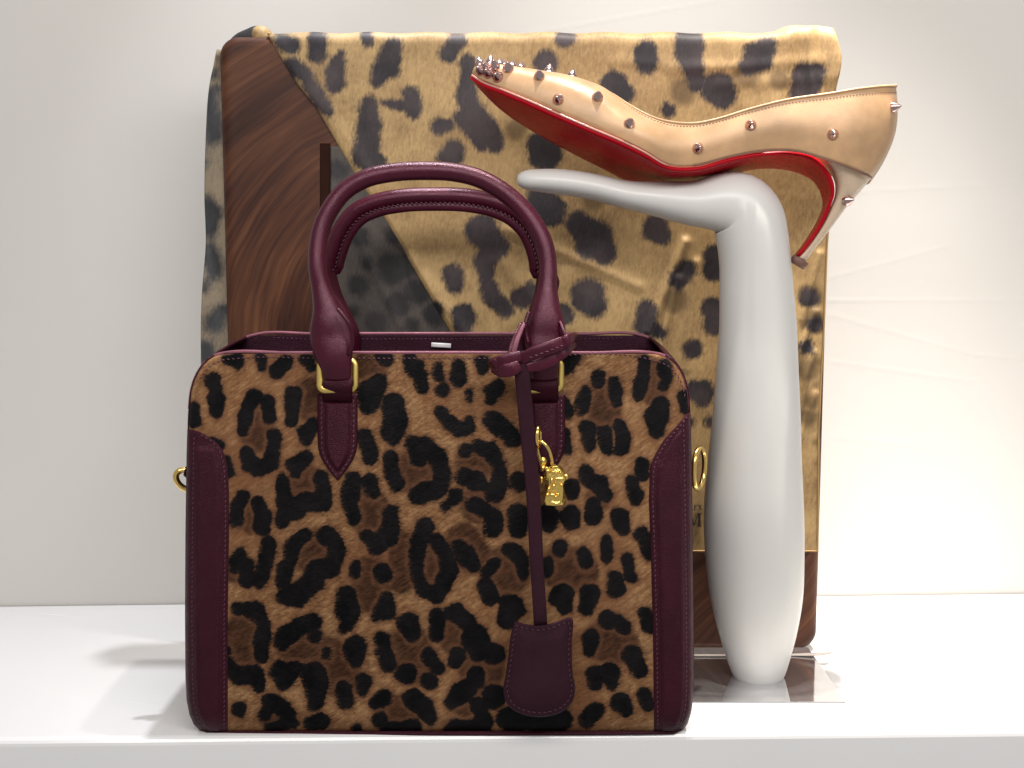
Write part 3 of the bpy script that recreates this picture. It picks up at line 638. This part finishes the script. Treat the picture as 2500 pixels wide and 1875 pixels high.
black += [CQ(c) for c in [
 [(640,370,58),(700,340,38),(640,440,28)], [(130,560,43),(180,530,38),(120,630,28)], [(130,760,53),(220,820,53),(280,880,56)], [(1175,370,38),(1160,460,43),(1140,540,40),(1125,600,36)], [(1300,410,43),(1315,490,43),(1300,530,33)], [(1280,660,53),(1250,740,78),(1240,830,43)],
 [(855,465,40),(855,500,38)], [(770,570,36),(750,640,46),(755,690,33)], [(965,510,36),(970,590,43),(980,640,30)], [(625,640,38),(640,710,33)], [(625,870,43),(640,950,40)], [(785,820,53),(790,890,48),(805,940,33)], [(900,850,43),(910,950,40)], [(995,790,28),(1025,860,36),(1010,960,40)], [(1435,600,36),(1440,690,23)],
 [(775,1120,50),(790,1170,38),(870,1190,48),(905,1260,43)], [(1155,1060,43),(1160,1130,46)], [(1090,1180,40),(1110,1270,43),(1115,1310,33)], [(825,1340,48),(825,1410,58)], [(680,1210,43),(685,1260,40)], [(520,1400,58),(525,1470,53)], [(670,1400,66),(680,1450,53)], [(1010,1420,60),(1020,1470,58)], [(1150,1530,48),(1180,1560,38)],
 [(910,1570,33),(920,1640,36)], [(120,970,53),(180,1060,53),(190,1160,58),(150,1260,53)], [(320,1180,66)], [(310,1400,66),(320,1500,56)], [(150,1420,60),(150,1510,50)], [(240,1640,43)], [(40,1160,60)]]]
black += [DQ(c) for c in [
 [(455,80,40)], [(575,100,38),(590,150,36)], [(695,60,26),(700,130,26)], [(740,230,40),(750,290,43)], [(805,150,33),(815,220,33)], [(900,40,33),(915,110,28)], [(465,330,63),(480,380,38)], [(610,310,43),(590,390,38)], [(120,160,30),(80,210,33)], [(70,270,38),(100,340,33)], [(220,100,43),(260,150,38),(275,220,28)], [(395,150,23),(395,210,23)],
 [(210,390,66),(190,440,56)], [(705,450,40),(750,450,34),(790,480,36)], [(615,545,40),(610,600,33)], [(890,420,33),(910,490,26)], [(840,640,53),(860,700,43)], [(640,730,46),(640,780,36)], [(715,720,46),(720,770,38)], [(770,880,46),(800,910,33)], [(640,920,38),(600,960,38)], [(895,830,33),(910,890,28)], [(20,560,72),(30,620,38)], [(120,630,52)], [(30,740,42)], [(120,840,56)], [(40,890,38)], [(200,960,60),(450,960,60)], [(60,980,46)]]]
brown = [AQ([(630,570,62),(640,720,72)]), AQ([(950,1060,85)]), AQ([(1390,1200,70),(1410,1310,70)]), AQ([(1670,970,90),(1750,1000,80)]), AQ([(1390,260,60)]), AQ([(975,420,40),(985,540,40)]), BQ([(1010,130,100)]), BQ([(880,790,75),(960,740,70)]), BQ([(530,680,75),(530,820,75)]), BQ([(1400,300,95),(1390,400,80)]), BQ([(1800,120,70),(1810,250,70)]), BQ([(1130,860,100),(1180,960,90)]), BQ([(1650,780,100),(1690,880,100)]), BQ([(1970,690,75)]),
 BQ([(750,1230,60)]), BQ([(1530,1190,60),(1640,1210,60)]), BQ([(2030,60,80),(2080,160,70)]), CQ([(860,620,80),(900,700,70)]), CQ([(1230,440,40),(1225,560,40)]), DQ([(170,210,90)]), DQ([(460,180,70),(550,200,70)]), DQ([(690,560,75),(760,580,65)]), CQ([(20,1050,75)]), BQ([(500,250,50)]), DQ([(50,700,80)]), CQ([(60,1330,90)]), BQ([(2040,1120,70)]), AQ([(580,1290,50)]), CQ([(860,1290,40)]), BQ([(1600,330,30),(1590,180,30),(1600,60,30)])]
NU, NV = 380, 300
pyr = np.concatenate([864 + 60 * np.linspace(0, 1, 50) ** 1.6, np.linspace(924, 1740, NV - 90)[1:], np.linspace(1740, 1785.9, 41)[1:]])
U = np.linspace(0, 1, NU); U = 0.5 - 0.5 * np.cos(U * math.pi) * (0.55 + 0.45 * 1) if False else U + 0.028 * np.sin(2 * math.pi * U) * -1
gy = np.repeat(pyr[:, None], NU, 1); gx = XL(gy) + (XR(gy) - XL(gy)) * U[None]
V = face(gx, gy)
BR = np.clip(1 - np.clip(sdf(gx, gy, brown) - 3, 0, None) / 26, 0, 1)
fpn = mk('front_panel', V.reshape(-1, 3), grid(NU, len(pyr)), M_hair, bag, attrs={'sd': sdf(gx, gy, black) - 4.0, 'br': BR}, solid=0.0022, off=1)
fpn['label'] = 'leopard spotted calf hair front with flat glossy hair'
# the short hair of the hide: flat lying strands, joined into one part
NH = 75000
hx = 450 + rng.random(NH) * 1245; hy = 868 + rng.random(NH) * 915
ok = (hx > XL(hy) + 4) & (hx < XR(hy) - 4); hx, hy = hx[ok], hy[ok]; NH = len(hx)
an = R(24) + 0.35 * np.sin(hx / 170 + hy / 240) + rng.normal(0, 0.16, NH); ln_ = rng.uniform(7, 13, NH)
sdh = sdf(hx, hy, black) - 4.0; brh = np.clip(1 - np.clip(sdf(hx, hy, brown) - 3, 0, None) / 26, 0, 1)
Vh = []
for t_, w_, lift in ((0, .34, .0001), (.5, .30, .00035), (1, .05, .0005)):
    cx_, cy_ = hx + np.cos(an) * ln_ * t_, hy - np.sin(an) * ln_ * t_
    for sg in (-1, 1): Vh.append(face(cx_ - np.sin(an) * w_ * sg * -1, cy_ + np.cos(an) * w_ * sg * -1, lift))
Vh = np.stack(Vh, 1).reshape(-1, 3)
b_ = np.arange(NH)[:, None] * 6; Fh = np.concatenate([b_ + np.array([[0, 1, 3, 2]]), b_ + np.array([[2, 3, 5, 4]])], 0)
Vh -= np.array(org(bag))
me = bpy.data.meshes.new('hair_pile'); me.vertices.add(len(Vh)); me.vertices.foreach_set('co', Vh.astype(np.float32).ravel())
me.loops.add(Fh.size); me.loops.foreach_set('vertex_index', Fh.astype(np.int32).ravel())
me.polygons.add(len(Fh)); me.polygons.foreach_set('loop_start', np.arange(0, Fh.size, 4, dtype=np.int32)); me.update(calc_edges=True)
for k, a in (('sd', sdh), ('br', brh)):
    at = me.attributes.new(k, 'FLOAT', 'POINT'); at.data.foreach_set('value', np.repeat(a, 6).astype(np.float32))
me.materials.append(M_hair); ho = bpy.data.objects.new('hair_pile', me); C.objects.link(ho); ho.parent = bag; ho['kind'] = 'stuff'
# back panel, gusset, light-blocking sheet
yb = 0.930
oL = [(q, x) for q, x in left]; oR = [(q, x) for q, x in right]
outl = [fpt(x, q) for q, x in oL] + [fpt(x, q) for q, x in oR[::-1]]
outl = [Vector((p.x, 0, p.z)) for p in outl]
zback = P(1075, 817, yb).z; zfront = fpt(1075, 864).z
def back_pt(p):
    k = max(0.0, min(1.0, (p.z - 0.1) / (zfront - 0.1)))
    return Vector((p.x, yb, p.z + (zback - zfront) * k))
bo = [back_pt(p) for p in outl]
NBU = 30; v = []
hl = len(oL)
for a, b in zip(bo[:hl], bo[::-1][:hl]):
    for k in range(NBU): v.append(a.lerp(b, k / (NBU - 1)))
mk('back_panel', v, grid(NBU, hl), M_lining, bag, solid=0.003, off=0)
# gusset: the sides and base in one strip, starting below the open mouth
def gus(offs, name, mat, y_a, y_b, nrow, wave=0.0, solid=0.0016):
    O2 = [(x, q) for q, x in left[2:]] + [(x, q) for q, x in right[2:][::-1]]
    A = spline(O2, 150); v = []
    for i in range(len(A)):
        x, q = A[i, 0], A[i, 1]; t = A[min(i + 1, len(A) - 1)] - A[max(i - 1, 0)]; nn = np.array([-t[1], t[0]]); nn /= np.linalg.norm(nn) + 1e-9
        if (x - 1073) * nn[0] + (q - 1350) * nn[1] < 0 and abs(nn[0]) > 0.05: nn = -nn
        if abs(nn[0]) <= 0.05: nn = np.array([0.0, 0.0])
        p = P(x + nn[0] * offs, q + nn[1] * offs * 0.6, yf(q)); pb = back_pt(Vector((p.x, 0, p.z)))
        for k in range(nrow):
            t_ = k / (nrow - 1); y = yf(q) + y_a + (y_b - yf(q) - y_a) * t_
            s_ = math.sin(math.pi * t_); sgn = -1 if x < 1073 else 1
            side = max(0.0, min(1.0, (1740 - q) / 60))
            v.append(Vector((p.x + (pb.x - p.x) * t_ + sgn * (wave * s_ * side), y, max(0.0006, p.z + (pb.z - p.z) * t_))))
    return mk(name, v, grid(nrow, len(A)), mat, bag, solid=solid, off=1)
gus(0.5, 'gusset', M_leather, 0.0052, yb, 14, 0.0012)
# dark sheet added inside the mouth to block light
zi = zfront - 0.035
mk('mouth_light_block', [(P(475, 1000, .82).x, .828, zi), (P(1670, 1000, .82).x, .828, zi), (P(1670, 1000, .82).x, yb - .003, zi), (P(475, 1000, .82).x, yb - .003, zi)], [(0, 1, 2, 3)], M_lining, bag)
# edge piping of the front and back panels
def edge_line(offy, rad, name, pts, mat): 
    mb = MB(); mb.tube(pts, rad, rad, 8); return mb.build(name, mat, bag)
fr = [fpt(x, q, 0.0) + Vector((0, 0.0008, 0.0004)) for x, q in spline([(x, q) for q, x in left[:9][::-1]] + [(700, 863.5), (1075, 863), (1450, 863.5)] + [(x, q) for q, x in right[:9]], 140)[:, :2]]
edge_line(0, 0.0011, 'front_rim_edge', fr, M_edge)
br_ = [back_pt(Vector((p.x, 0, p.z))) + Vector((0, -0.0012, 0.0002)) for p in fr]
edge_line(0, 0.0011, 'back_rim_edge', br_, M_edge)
stitches('rim_stitching', [fpt(x, q, 0.0004) for x, q in spline([(490, 922), (510, 896), (540, 880), (570, 876), (800, 875), (1250, 875), (1580, 876), (1620, 888), (1645, 905), (1662, 930), (1672, 970)], 90)[:, :2]], bag, M_thread)
stitches('back_rim_stitching', [Vector((p.x, yb - 0.0017, back_pt(Vector((p.x, 0, p.z))).z - 0.0035)) for p in fr[22:-22]], bag, M_thread)
# small white tag clipped inside the back rim
mb = MB(); c = P(1077, 843, yb - 0.004); mb.tube([c + Vector((-.0068, 0, .0004)), c, c + Vector((.0068, 0, -.0004))], .0016, .0007, 10, power=.6); mb.build('inner_tag', M_tag, bag)
# corner trims with padded middle and stitching
def trim(bound, side):
    rows_ = np.linspace(bound[0][0], 1785, 130); q_ = np.array(bound, float); v = []; K = 20
    for y in rows_:
        b = np.interp(y, q_[:, 0], q_[:, 1]); e = XL(y) if side < 0 else XR(y)
        for k in range(K):
            x = e + (b - e) * k / (K - 1); d = min(abs(x - e), abs(b - x)); dt = (y - bound[0][0])
            pad = np.clip((min(d, dt * 0.45) - 17) / 7, 0, 1); pad = pad * pad * (3 - 2 * pad)
            rim_ = np.clip(min(abs(b - x), dt) / 3, 0, 1)
            pt = face(x, y, 0.0004 + 0.0012 * rim_ + 0.0016 * pad); pt[0] += side * 0.0009 * max(0, 1 - abs(x - e) / 30); v.append(pt)
    o = mk('corner_trim', np.array(v), grid(K, len(rows_)), M_leather, bag)
    li = [fpt(np.interp(y, q_[:, 0], q_[:, 1]) - (-side) * 9, y, 0.0018) for y in np.linspace(bound[0][0] + 14, 1770, 60)]
    stitches('inner_stitching', li, o, M_thread)
    li = [fpt((XL(y) + 14) if side < 0 else (XR(y) - 14), y, 0.0016) for y in np.linspace(bound[0][0] + 22, 1770, 60)]
    stitches('outer_stitching', li, o, M_thread)
trim([(1049, 472), (1053, 486), (1064, 504), (1076, 524), (1092, 540), (1112, 549), (1140, 556), (1200, 559), (1300, 559), (1500, 556), (1786, 556)], -1)
trim([(1006, 1682), (1012, 1672), (1039, 1653), (1072, 1622), (1112, 1598), (1140, 1587), (1220, 1584), (1347, 1589), (1537, 1594), (1786, 1597)], 1)
# pointed handle tabs with a padded middle
def tab(cx, dx=0):
    o_ = np.array([(962, 49), (1064, 49), (1090, 48), (1109, 44), (1125, 37), (1140, 27), (1156, 15), (1174, 0.5)], float)
    v = []; K = 22; ys_ = np.concatenate([np.linspace(962, 1100, 50), np.linspace(1100, 1174, 50)[1:]])
    for y in ys_:
        h_ = np.interp(y, o_[:, 0], o_[:, 1])
        for k in range(K):
            x = (k / (K - 1) * 2 - 1) * h_; d = min(h_ - abs(x), (y - 962) , (h_ - abs(x)) + (1174 - y) * .02)
            pad = np.clip((min(h_ - abs(x), y - 964) - 17) / 6, 0, 1); pad = pad * pad * (3 - 2 * pad); rim_ = np.clip(d / 3, 0, 1)
            v.append(face(cx + x, y, 0.0006 + 0.0022 * rim_ + 0.0020 * pad))
    o = mk('handle_tab', np.array(v), grid(K, len(ys_)), M_leather, bag)
    ln_ = [(-39, 972), (-39, 1064), (-38, 1092), (-33, 1112), (-22, 1132), (0, 1160), (22, 1132), (33, 1112), (38, 1092), (39, 1064), (39, 972)]
    stitches('tab_stitching', [fpt(cx + x, y, 0.0030) for x, y in spline(ln_, 70)[:, :2]], o, M_thread)
tab(824); tab(1331)
# gold rings and leather loops
for cx in (824, 1327):
    mb = MB(); pts = []
    for a, b in ((40, -1), (40, 1), (-40, 1), (-40, -1)):
        for k in range(7):
            an = {(40, -1): 0, (-40, -1): 90, (-40, 1): 180, (40, 1): 270}[(a, b)]
    cxs = [(1, 1, 0), (-1, 1, 90), (-1, -1, 180), (1, -1, 270)]
    for sx, sy, a0 in cxs:
        for k in range(7):
            an = R(a0 + 90 * k / 6); pts.append(fpt(cx + sx * 29.5 + 12 * math.cos(an), 917 - sy * 22 - 12 * math.sin(an), 0.0075) + Vector((0, 0.0016 * sx, 0)))
    mb.ring(pts, 0.0023, 10, r2=0.0016); mb.build('handle_ring', M_goldflat, bag)
    mb = MB(); L_ = [(cx, 985, .0015), (cx, 962, .0048), (cx, 948, .0098), (cx, 936, .0115), (cx, 924, .0095)]
    mb.tube([fpt(x, y, o_) for x, y, o_ in L_], [M(37, .81)] * 5, [.0016] * 5, 14, power=.55); mb.build('ring_loop', M_leather, bag)
# rolled handles
def handle(rows, name):
    A = spline(rows, 150); mb = MB()
    mb.tube([P(a, b, y) for a, b, y, w, d in A], [M(w, y) for a, b, y, w, d in A], [M(d, y) for a, b, y, w, d in A], 22)
    return mb.build(name, M_handle, bag), A
FH = [(824,930,.8085,33,8),(822,905,.807,36,13),(818,880,.808,43,19),(813,850,.810,52,23),(810,822,.812,53.5,25),(805,790,.813,49,25),(798,755,.815,36,24),(785,705,.818,25,22),(775,655,.820,22.5,22.5),(776,600,.823,22,22),(788,548,.826,22.5,22.5),(810,505,.828,22.5,22.5),(842,466,.830,22.5,22.5),(890,437,.831,22.5,22.5),(960,421,.832,22.5,22.5),(1036,417,.832,22.5,22.5),(1110,421,.832,22.5,22.5),(1165,434,.831,22.5,22.5),(1222,464,.830,22.5,22.5),(1272,506,.828,22.5,22.5),(1310,556,.825,22.5,22.5),(1331,605,.822,22.5,22.5),(1338,655,.819,22,21),(1336,705,.816,25,22),(1334,750,.813,35,24),(1333,790,.811,46,25),(1332,822,.810,50,25),(1330,850,.808,48,23),(1328,880,.806,40,19),(1327,905,.806,36,13),(1327,930,.808,33,8)]
hf, A = handle(FH, 'front_handle')
# raised leather seam that folds round each handle foot
for seam in ([(822,752,.802),(838,770,.800),(853,792,.7995),(861,818,.801),(860,845,.803),(850,868,.805)], [(1292,760,.806),(1284,785,.803),(1284,812,.803),(1290,840,.802)]):
    S = spline(seam, 24); mb = MB(); mb.tube([P(a, b, y) for a, b, y in S], [.0004] + [.0012] * 22 + [.0004], [.0004] + [.0010] * 22 + [.0004], 8); mb.build('foot_seam', M_edge if False else M_handle, hf)
RHX = lambda x: 1066 + (x - 1060) * 0.935
RH = [(RHX(824),880,.927,30,10),(RHX(820),850,.927,40,18),(RHX(812),815,.926,44,22),(RHX(804),775,.925,34,21),(RHX(790),720,.924,22,19),(RHX(777),660,.922,20.5,20.5),(RHX(790),605,.920,20.5,20.5),(RHX(815),553,.918,20.5,20.5),(RHX(850),516,.916,20.5,20.5),(RHX(900),494,.914,20.5,20.5),(RHX(965),482,.912,20.5,20.5),(1060,478,.912,20.5,20.5),(RHX(1150),482,.912,20.5,20.5),(RHX(1212),494,.914,20.5,20.5),(RHX(1265),517,.916,20.5,20.5),(RHX(1308),557,.918,20.5,20.5),(RHX(1333),610,.920,20.5,20.5),(RHX(1342),660,.922,20.5,20.5),(RHX(1338),720,.924,22,19),(RHX(1332),775,.925,34,21),(RHX(1330),815,.926,44,22),(RHX(1328),850,.927,40,18),(RHX(1327),880,.927,30,10)]
hr, A = handle(RH, 'rear_handle')
B = A[12:-12]
mb = MB(); fl_ = []
for i, (a, b, y, w, d) in enumerate(B):
    t = B[min(i + 1, len(B) - 1)] - B[max(i - 1, 0)]; nn = np.array([-t[1], t[0]]); nn /= np.linalg.norm(nn)
    if nn[1] < 0: nn = -nn
    fl_.append((a + nn[0] * 25, b + nn[1] * 25, y, a + nn[0] * 13, b + nn[1] * 13))
mb.tube([P(a, b, y) for a, b, y, c, d in fl_], [M(12, .915) * min(1, .15 + i / 14, .15 + (len(fl_) - 1 - i) / 14) for i in range(len(fl_))], .0030, 12, power=.7); mb.build('handle_seam_flange', M_handle, hr)
stitches('handle_stitching', [P(c + (a - c) * .35, d + (b - d) * .35, y - .0040) for a, b, y, c, d in fl_], hr, M_thread, 0.0032, 0.0022, 0.00045, tilt=.5)
# gold side rings
def side_ring(c, a, b, tilt, r_, nm='side_ring', yaw=0.0):
    mb = MB(); pts = []
    for k in range(40):
        an = 2 * math.pi * k / 40; x, z = a * math.cos(an), b * math.sin(an)
        pts.append(Vector(c) + Vector(((x * math.cos(tilt) - z * math.sin(tilt)) * math.cos(yaw), (x * math.cos(tilt) - z * math.sin(tilt)) * math.sin(yaw), x * math.sin(tilt) + z * math.cos(tilt))))
    mb.ring(pts, r_, 12, up=(math.sin(-yaw), math.cos(yaw), 0)); return mb.build(nm, M_gold, bag)
YR = 0.868
side_ring(P(1694, 1143, YR) + Vector((0.0035, 0, 0)), 0.0105, 0.0135, -0.12, 0.0018, yaw=R(62))
side_ring(P(452, 1172, YR) + Vector((0.001, 0, 0)), 0.0078, 0.0055, -0.75, 0.0021, yaw=R(10))
for sx, px_ in ((-1, 458), (1, 1678)):
    mb = MB(); c = P(px_, 1150, YR); mb.tube([c + Vector((sx * -.004, 0, .004)), c + Vector((sx * .0005, 0, .002)), c + Vector((sx * .0015, 0, -.002)), c + Vector((sx * -.003, 0, -.006))], .004, .0012, 10, up=(1, 0, 0)); mb.build('side_ring_tab', M_leather, bag)

# ------------------------------------------------------------------ key fob tied round the right handle
fob = thing('key_fob', 'dark plum leather bell shaped key fob on a strap knotted round the right handle foot', 'key fob', P(1320, 1640, .798))
def ribbon(pts, width, th, name, mat, parent, seg=14, ups=(0, 1, 0)):
    S = spline(pts, 40); mb = MB()
    mb.tube([P(a, b, y) for a, b, y, w in S], [M(w / 2, y) for a, b, y, w in S], th / 2, seg, up=ups, power=.5)
    return mb.build(name, mat, parent)
st_ = ribbon([(1268,858,.795,34),(1274,905,.793,37),(1279,960,.7955,37),(1286,1040,.797,37),(1297,1150,.797,36),(1305,1260,.797,35),(1310,1370,.797,34),(1316,1460,.797,34),(1320,1530,.797,34)], 0, .0026, 'strap', M_fob, fob)
ribbon([(1262,888,.7945,20),(1290,868,.7915,30),(1330,853,.7905,33),(1370,838,.794,32),(1396,826,.800,26),(1404,822,.812,22)], 0, .0030, 'knot_band', M_handle, fob)
ribbon([(1286,898,.793,22),(1318,890,.7935,32),(1355,872,.7955,32),(1386,850,.800,28),(1400,838,.811,22)], 0, .0028, 'knot_band', M_handle, fob)
ribbon([(1272,868,.7925,26),(1245,878,.791,34),(1222,889,.7925,42),(1208,895,.797,40),(1204,896,.803,36)], 0, .0036, 'knot_loop', M_handle, fob)
ribbon([(1206,896,.797,30),(1224,904,.7905,34),(1248,902,.789,34),(1268,892,.791,28)], 0, .0030, 'knot_loop', M_handle, fob)
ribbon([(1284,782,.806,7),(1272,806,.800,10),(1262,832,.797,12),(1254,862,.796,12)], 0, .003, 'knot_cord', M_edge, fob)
ribbon([(1272,790,.810,8),(1260,815,.803,10),(1250,842,.799,12),(1243,868,.797,12)], 0, .003, 'knot_cord', M_handle, fob)
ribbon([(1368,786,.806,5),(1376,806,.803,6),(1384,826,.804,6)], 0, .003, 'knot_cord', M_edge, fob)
stitches('knot_stitching', [P(x, y, Yk) for x, y, Yk in spline([(1296,872,.7895),(1330,860,.7885),(1368,846,.7915),(1394,834,.797)], 20)], fob, M_thread, .0034, .0022, .0004)
# bell
out = [(1256,1516),(1286,1524),(1318,1527),(1352,1520),(1394,1507),(1396,1570),(1398,1640),(1404,1680),(1399,1710),(1380,1733),(1352,1746),(1315,1751),(1275,1744),(1246,1728),(1232,1705),(1229,1682),(1234,1650),(1241,1600),(1247,1550)]
O = spline(out + out[:1], 121)[:-1, :2]
cen = np.array([1317., 1640.]); v = []; LY = [(1.0, .7965), (1.0, .7925), (.985, .7912), (.95, .7905), (.90, .7912), (.86, .7906), (.6, .7900), (.3, .7899)]
for s_, y in LY:
    for p in O: 
        q_ = cen + (p - cen) * s_; v.append(P(q_[0], q_[1], y))
b = len(v)
f = grid(120, len(LY), True) + [tuple(range(119, -1, -1)), *[((len(LY) - 1) * 120 + k, (len(LY) - 1) * 120 + (k + 1) % 120, len(v)) for k in range(120)]]; v.append(P(*cen, .7899))
bell = mk('bell', v, f, M_fob, fob)
stitches('bell_stitching', [P(*(cen + (p - cen) * .90), .7908) for p in np.vstack([O, O[:1]])], bell, plain('plum_thread', (.06, .02, .035), .6), .0033, .002, .00032)

# ------------------------------------------------------------------ little gold padlock
pad = thing('padlock', 'small ornate gold padlock charm hanging beside the fob strap on a gold link', 'padlock', P(1352, 1180, .80))
YP = .7985
mb = MB(); pts = []
for k in range(32):
    an = 2 * math.pi * k / 32; pts.append(P(1315 + 3.5 * math.cos(an), 1067 + 24 * math.sin(an), YP + .002 + .0048 * math.cos(an)))
mb.ring(pts, .0013, 10, up=(1, 0, 0)); mb.build('link', M_gold, pad)
S = spline([(1312,1078,YP+.001),(1321,1078,YP-.002),(1330,1084,YP-.003),(1339,1096,YP-.003),(1345,1112,YP-.002),(1349,1140,YP)], 24)
S2 = spline([(1314,1078,YP+.003),(1312,1095,YP+.004),(1318,1120,YP+.003),(1326,1150,YP+.002)], 16)
mb = MB(); mb.tube([P(*p) for p in S], .0011, .0011, 10); mb.tube([P(*p) for p in S2], .0011, .0011, 10); mb.build('shackle', M_gold, pad)
def lump(mb, px_, py_, rpx, dy=0, sx=1, sz=1, sy=.8): mb.ball(P(px_, py_, YP + dy), M(rpx, YP), sx=sx, sz=sz, sy=sy)
mb = MB(); A_, B_ = P(1355, 1136, YP), P(1353, 1231, YP); n_ = 46; SG = 40; v = []
pr = [(0,8),(.03,15),(.09,21),(.17,25),(.26,26.5),(.35,25.5),(.43,22.5),(.50,21.5),(.6,23.5),(.75,25),(.88,25.5),(.93,28),(.97,28),(1.0,26),(1.0,2)]
for i in range(n_):
    t = i / (n_ - 1); r_ = M(np.interp(t, [p[0] for p in pr[:-1]], [p[1] for p in pr[:-1]]), YP)
    for k in range(SG):
        an = 2 * math.pi * k / SG; fl2 = 1 + .07 * math.sin(an * 7 + t * 9) * (t > .3) * (t < .92) + .05 * mnoise.noise(Vector((math.cos(an) * 2.2, math.sin(an) * 2.2, t * 9)))
        c_ = A_.lerp(B_, t); v.append(c_ + Vector((math.cos(an) * r_ * fl2, math.sin(an) * r_ * fl2 * .8, 0)))
mb.add(v, grid(SG, n_, True) + [tuple(range(SG)), tuple((n_ - 1) * SG + k for k in range(SG))])
for a in [(1366,1168,9,-.004,1.7,.55),(1338,1150,6,-.004),(1334,1143,5,-.004),(1350,1152,6,-.006,1.3,.8),(1363,1153,5,-.006),(1347,1174,6,-.005,.7,1.5),(1340,1196,6,-.004,.8,1.4),(1352,1190,6,-.006,.7,1.6),(1349,1208,6,-.006,1.3,.8),(1362,1208,5,-.005),(1371,1184,4.5,-.003),(1337,1208,5,-.004),(1322,1172,8,.001,.7,1.3),(1382,1164,7,.001,1,1.2),(1357,1213,4,-.006),(1326,1128,10,.003,1,1.4),(1326,1142,6,0)]:
    lump(mb, *a[:4], *(a[4:] if len(a) > 4 else ()))
mb.build('lock_body', M_goldcarved, pad)
print('checks', fpt(1075, 1784), zfront, zback, f0, f1, w0, w1, zt)
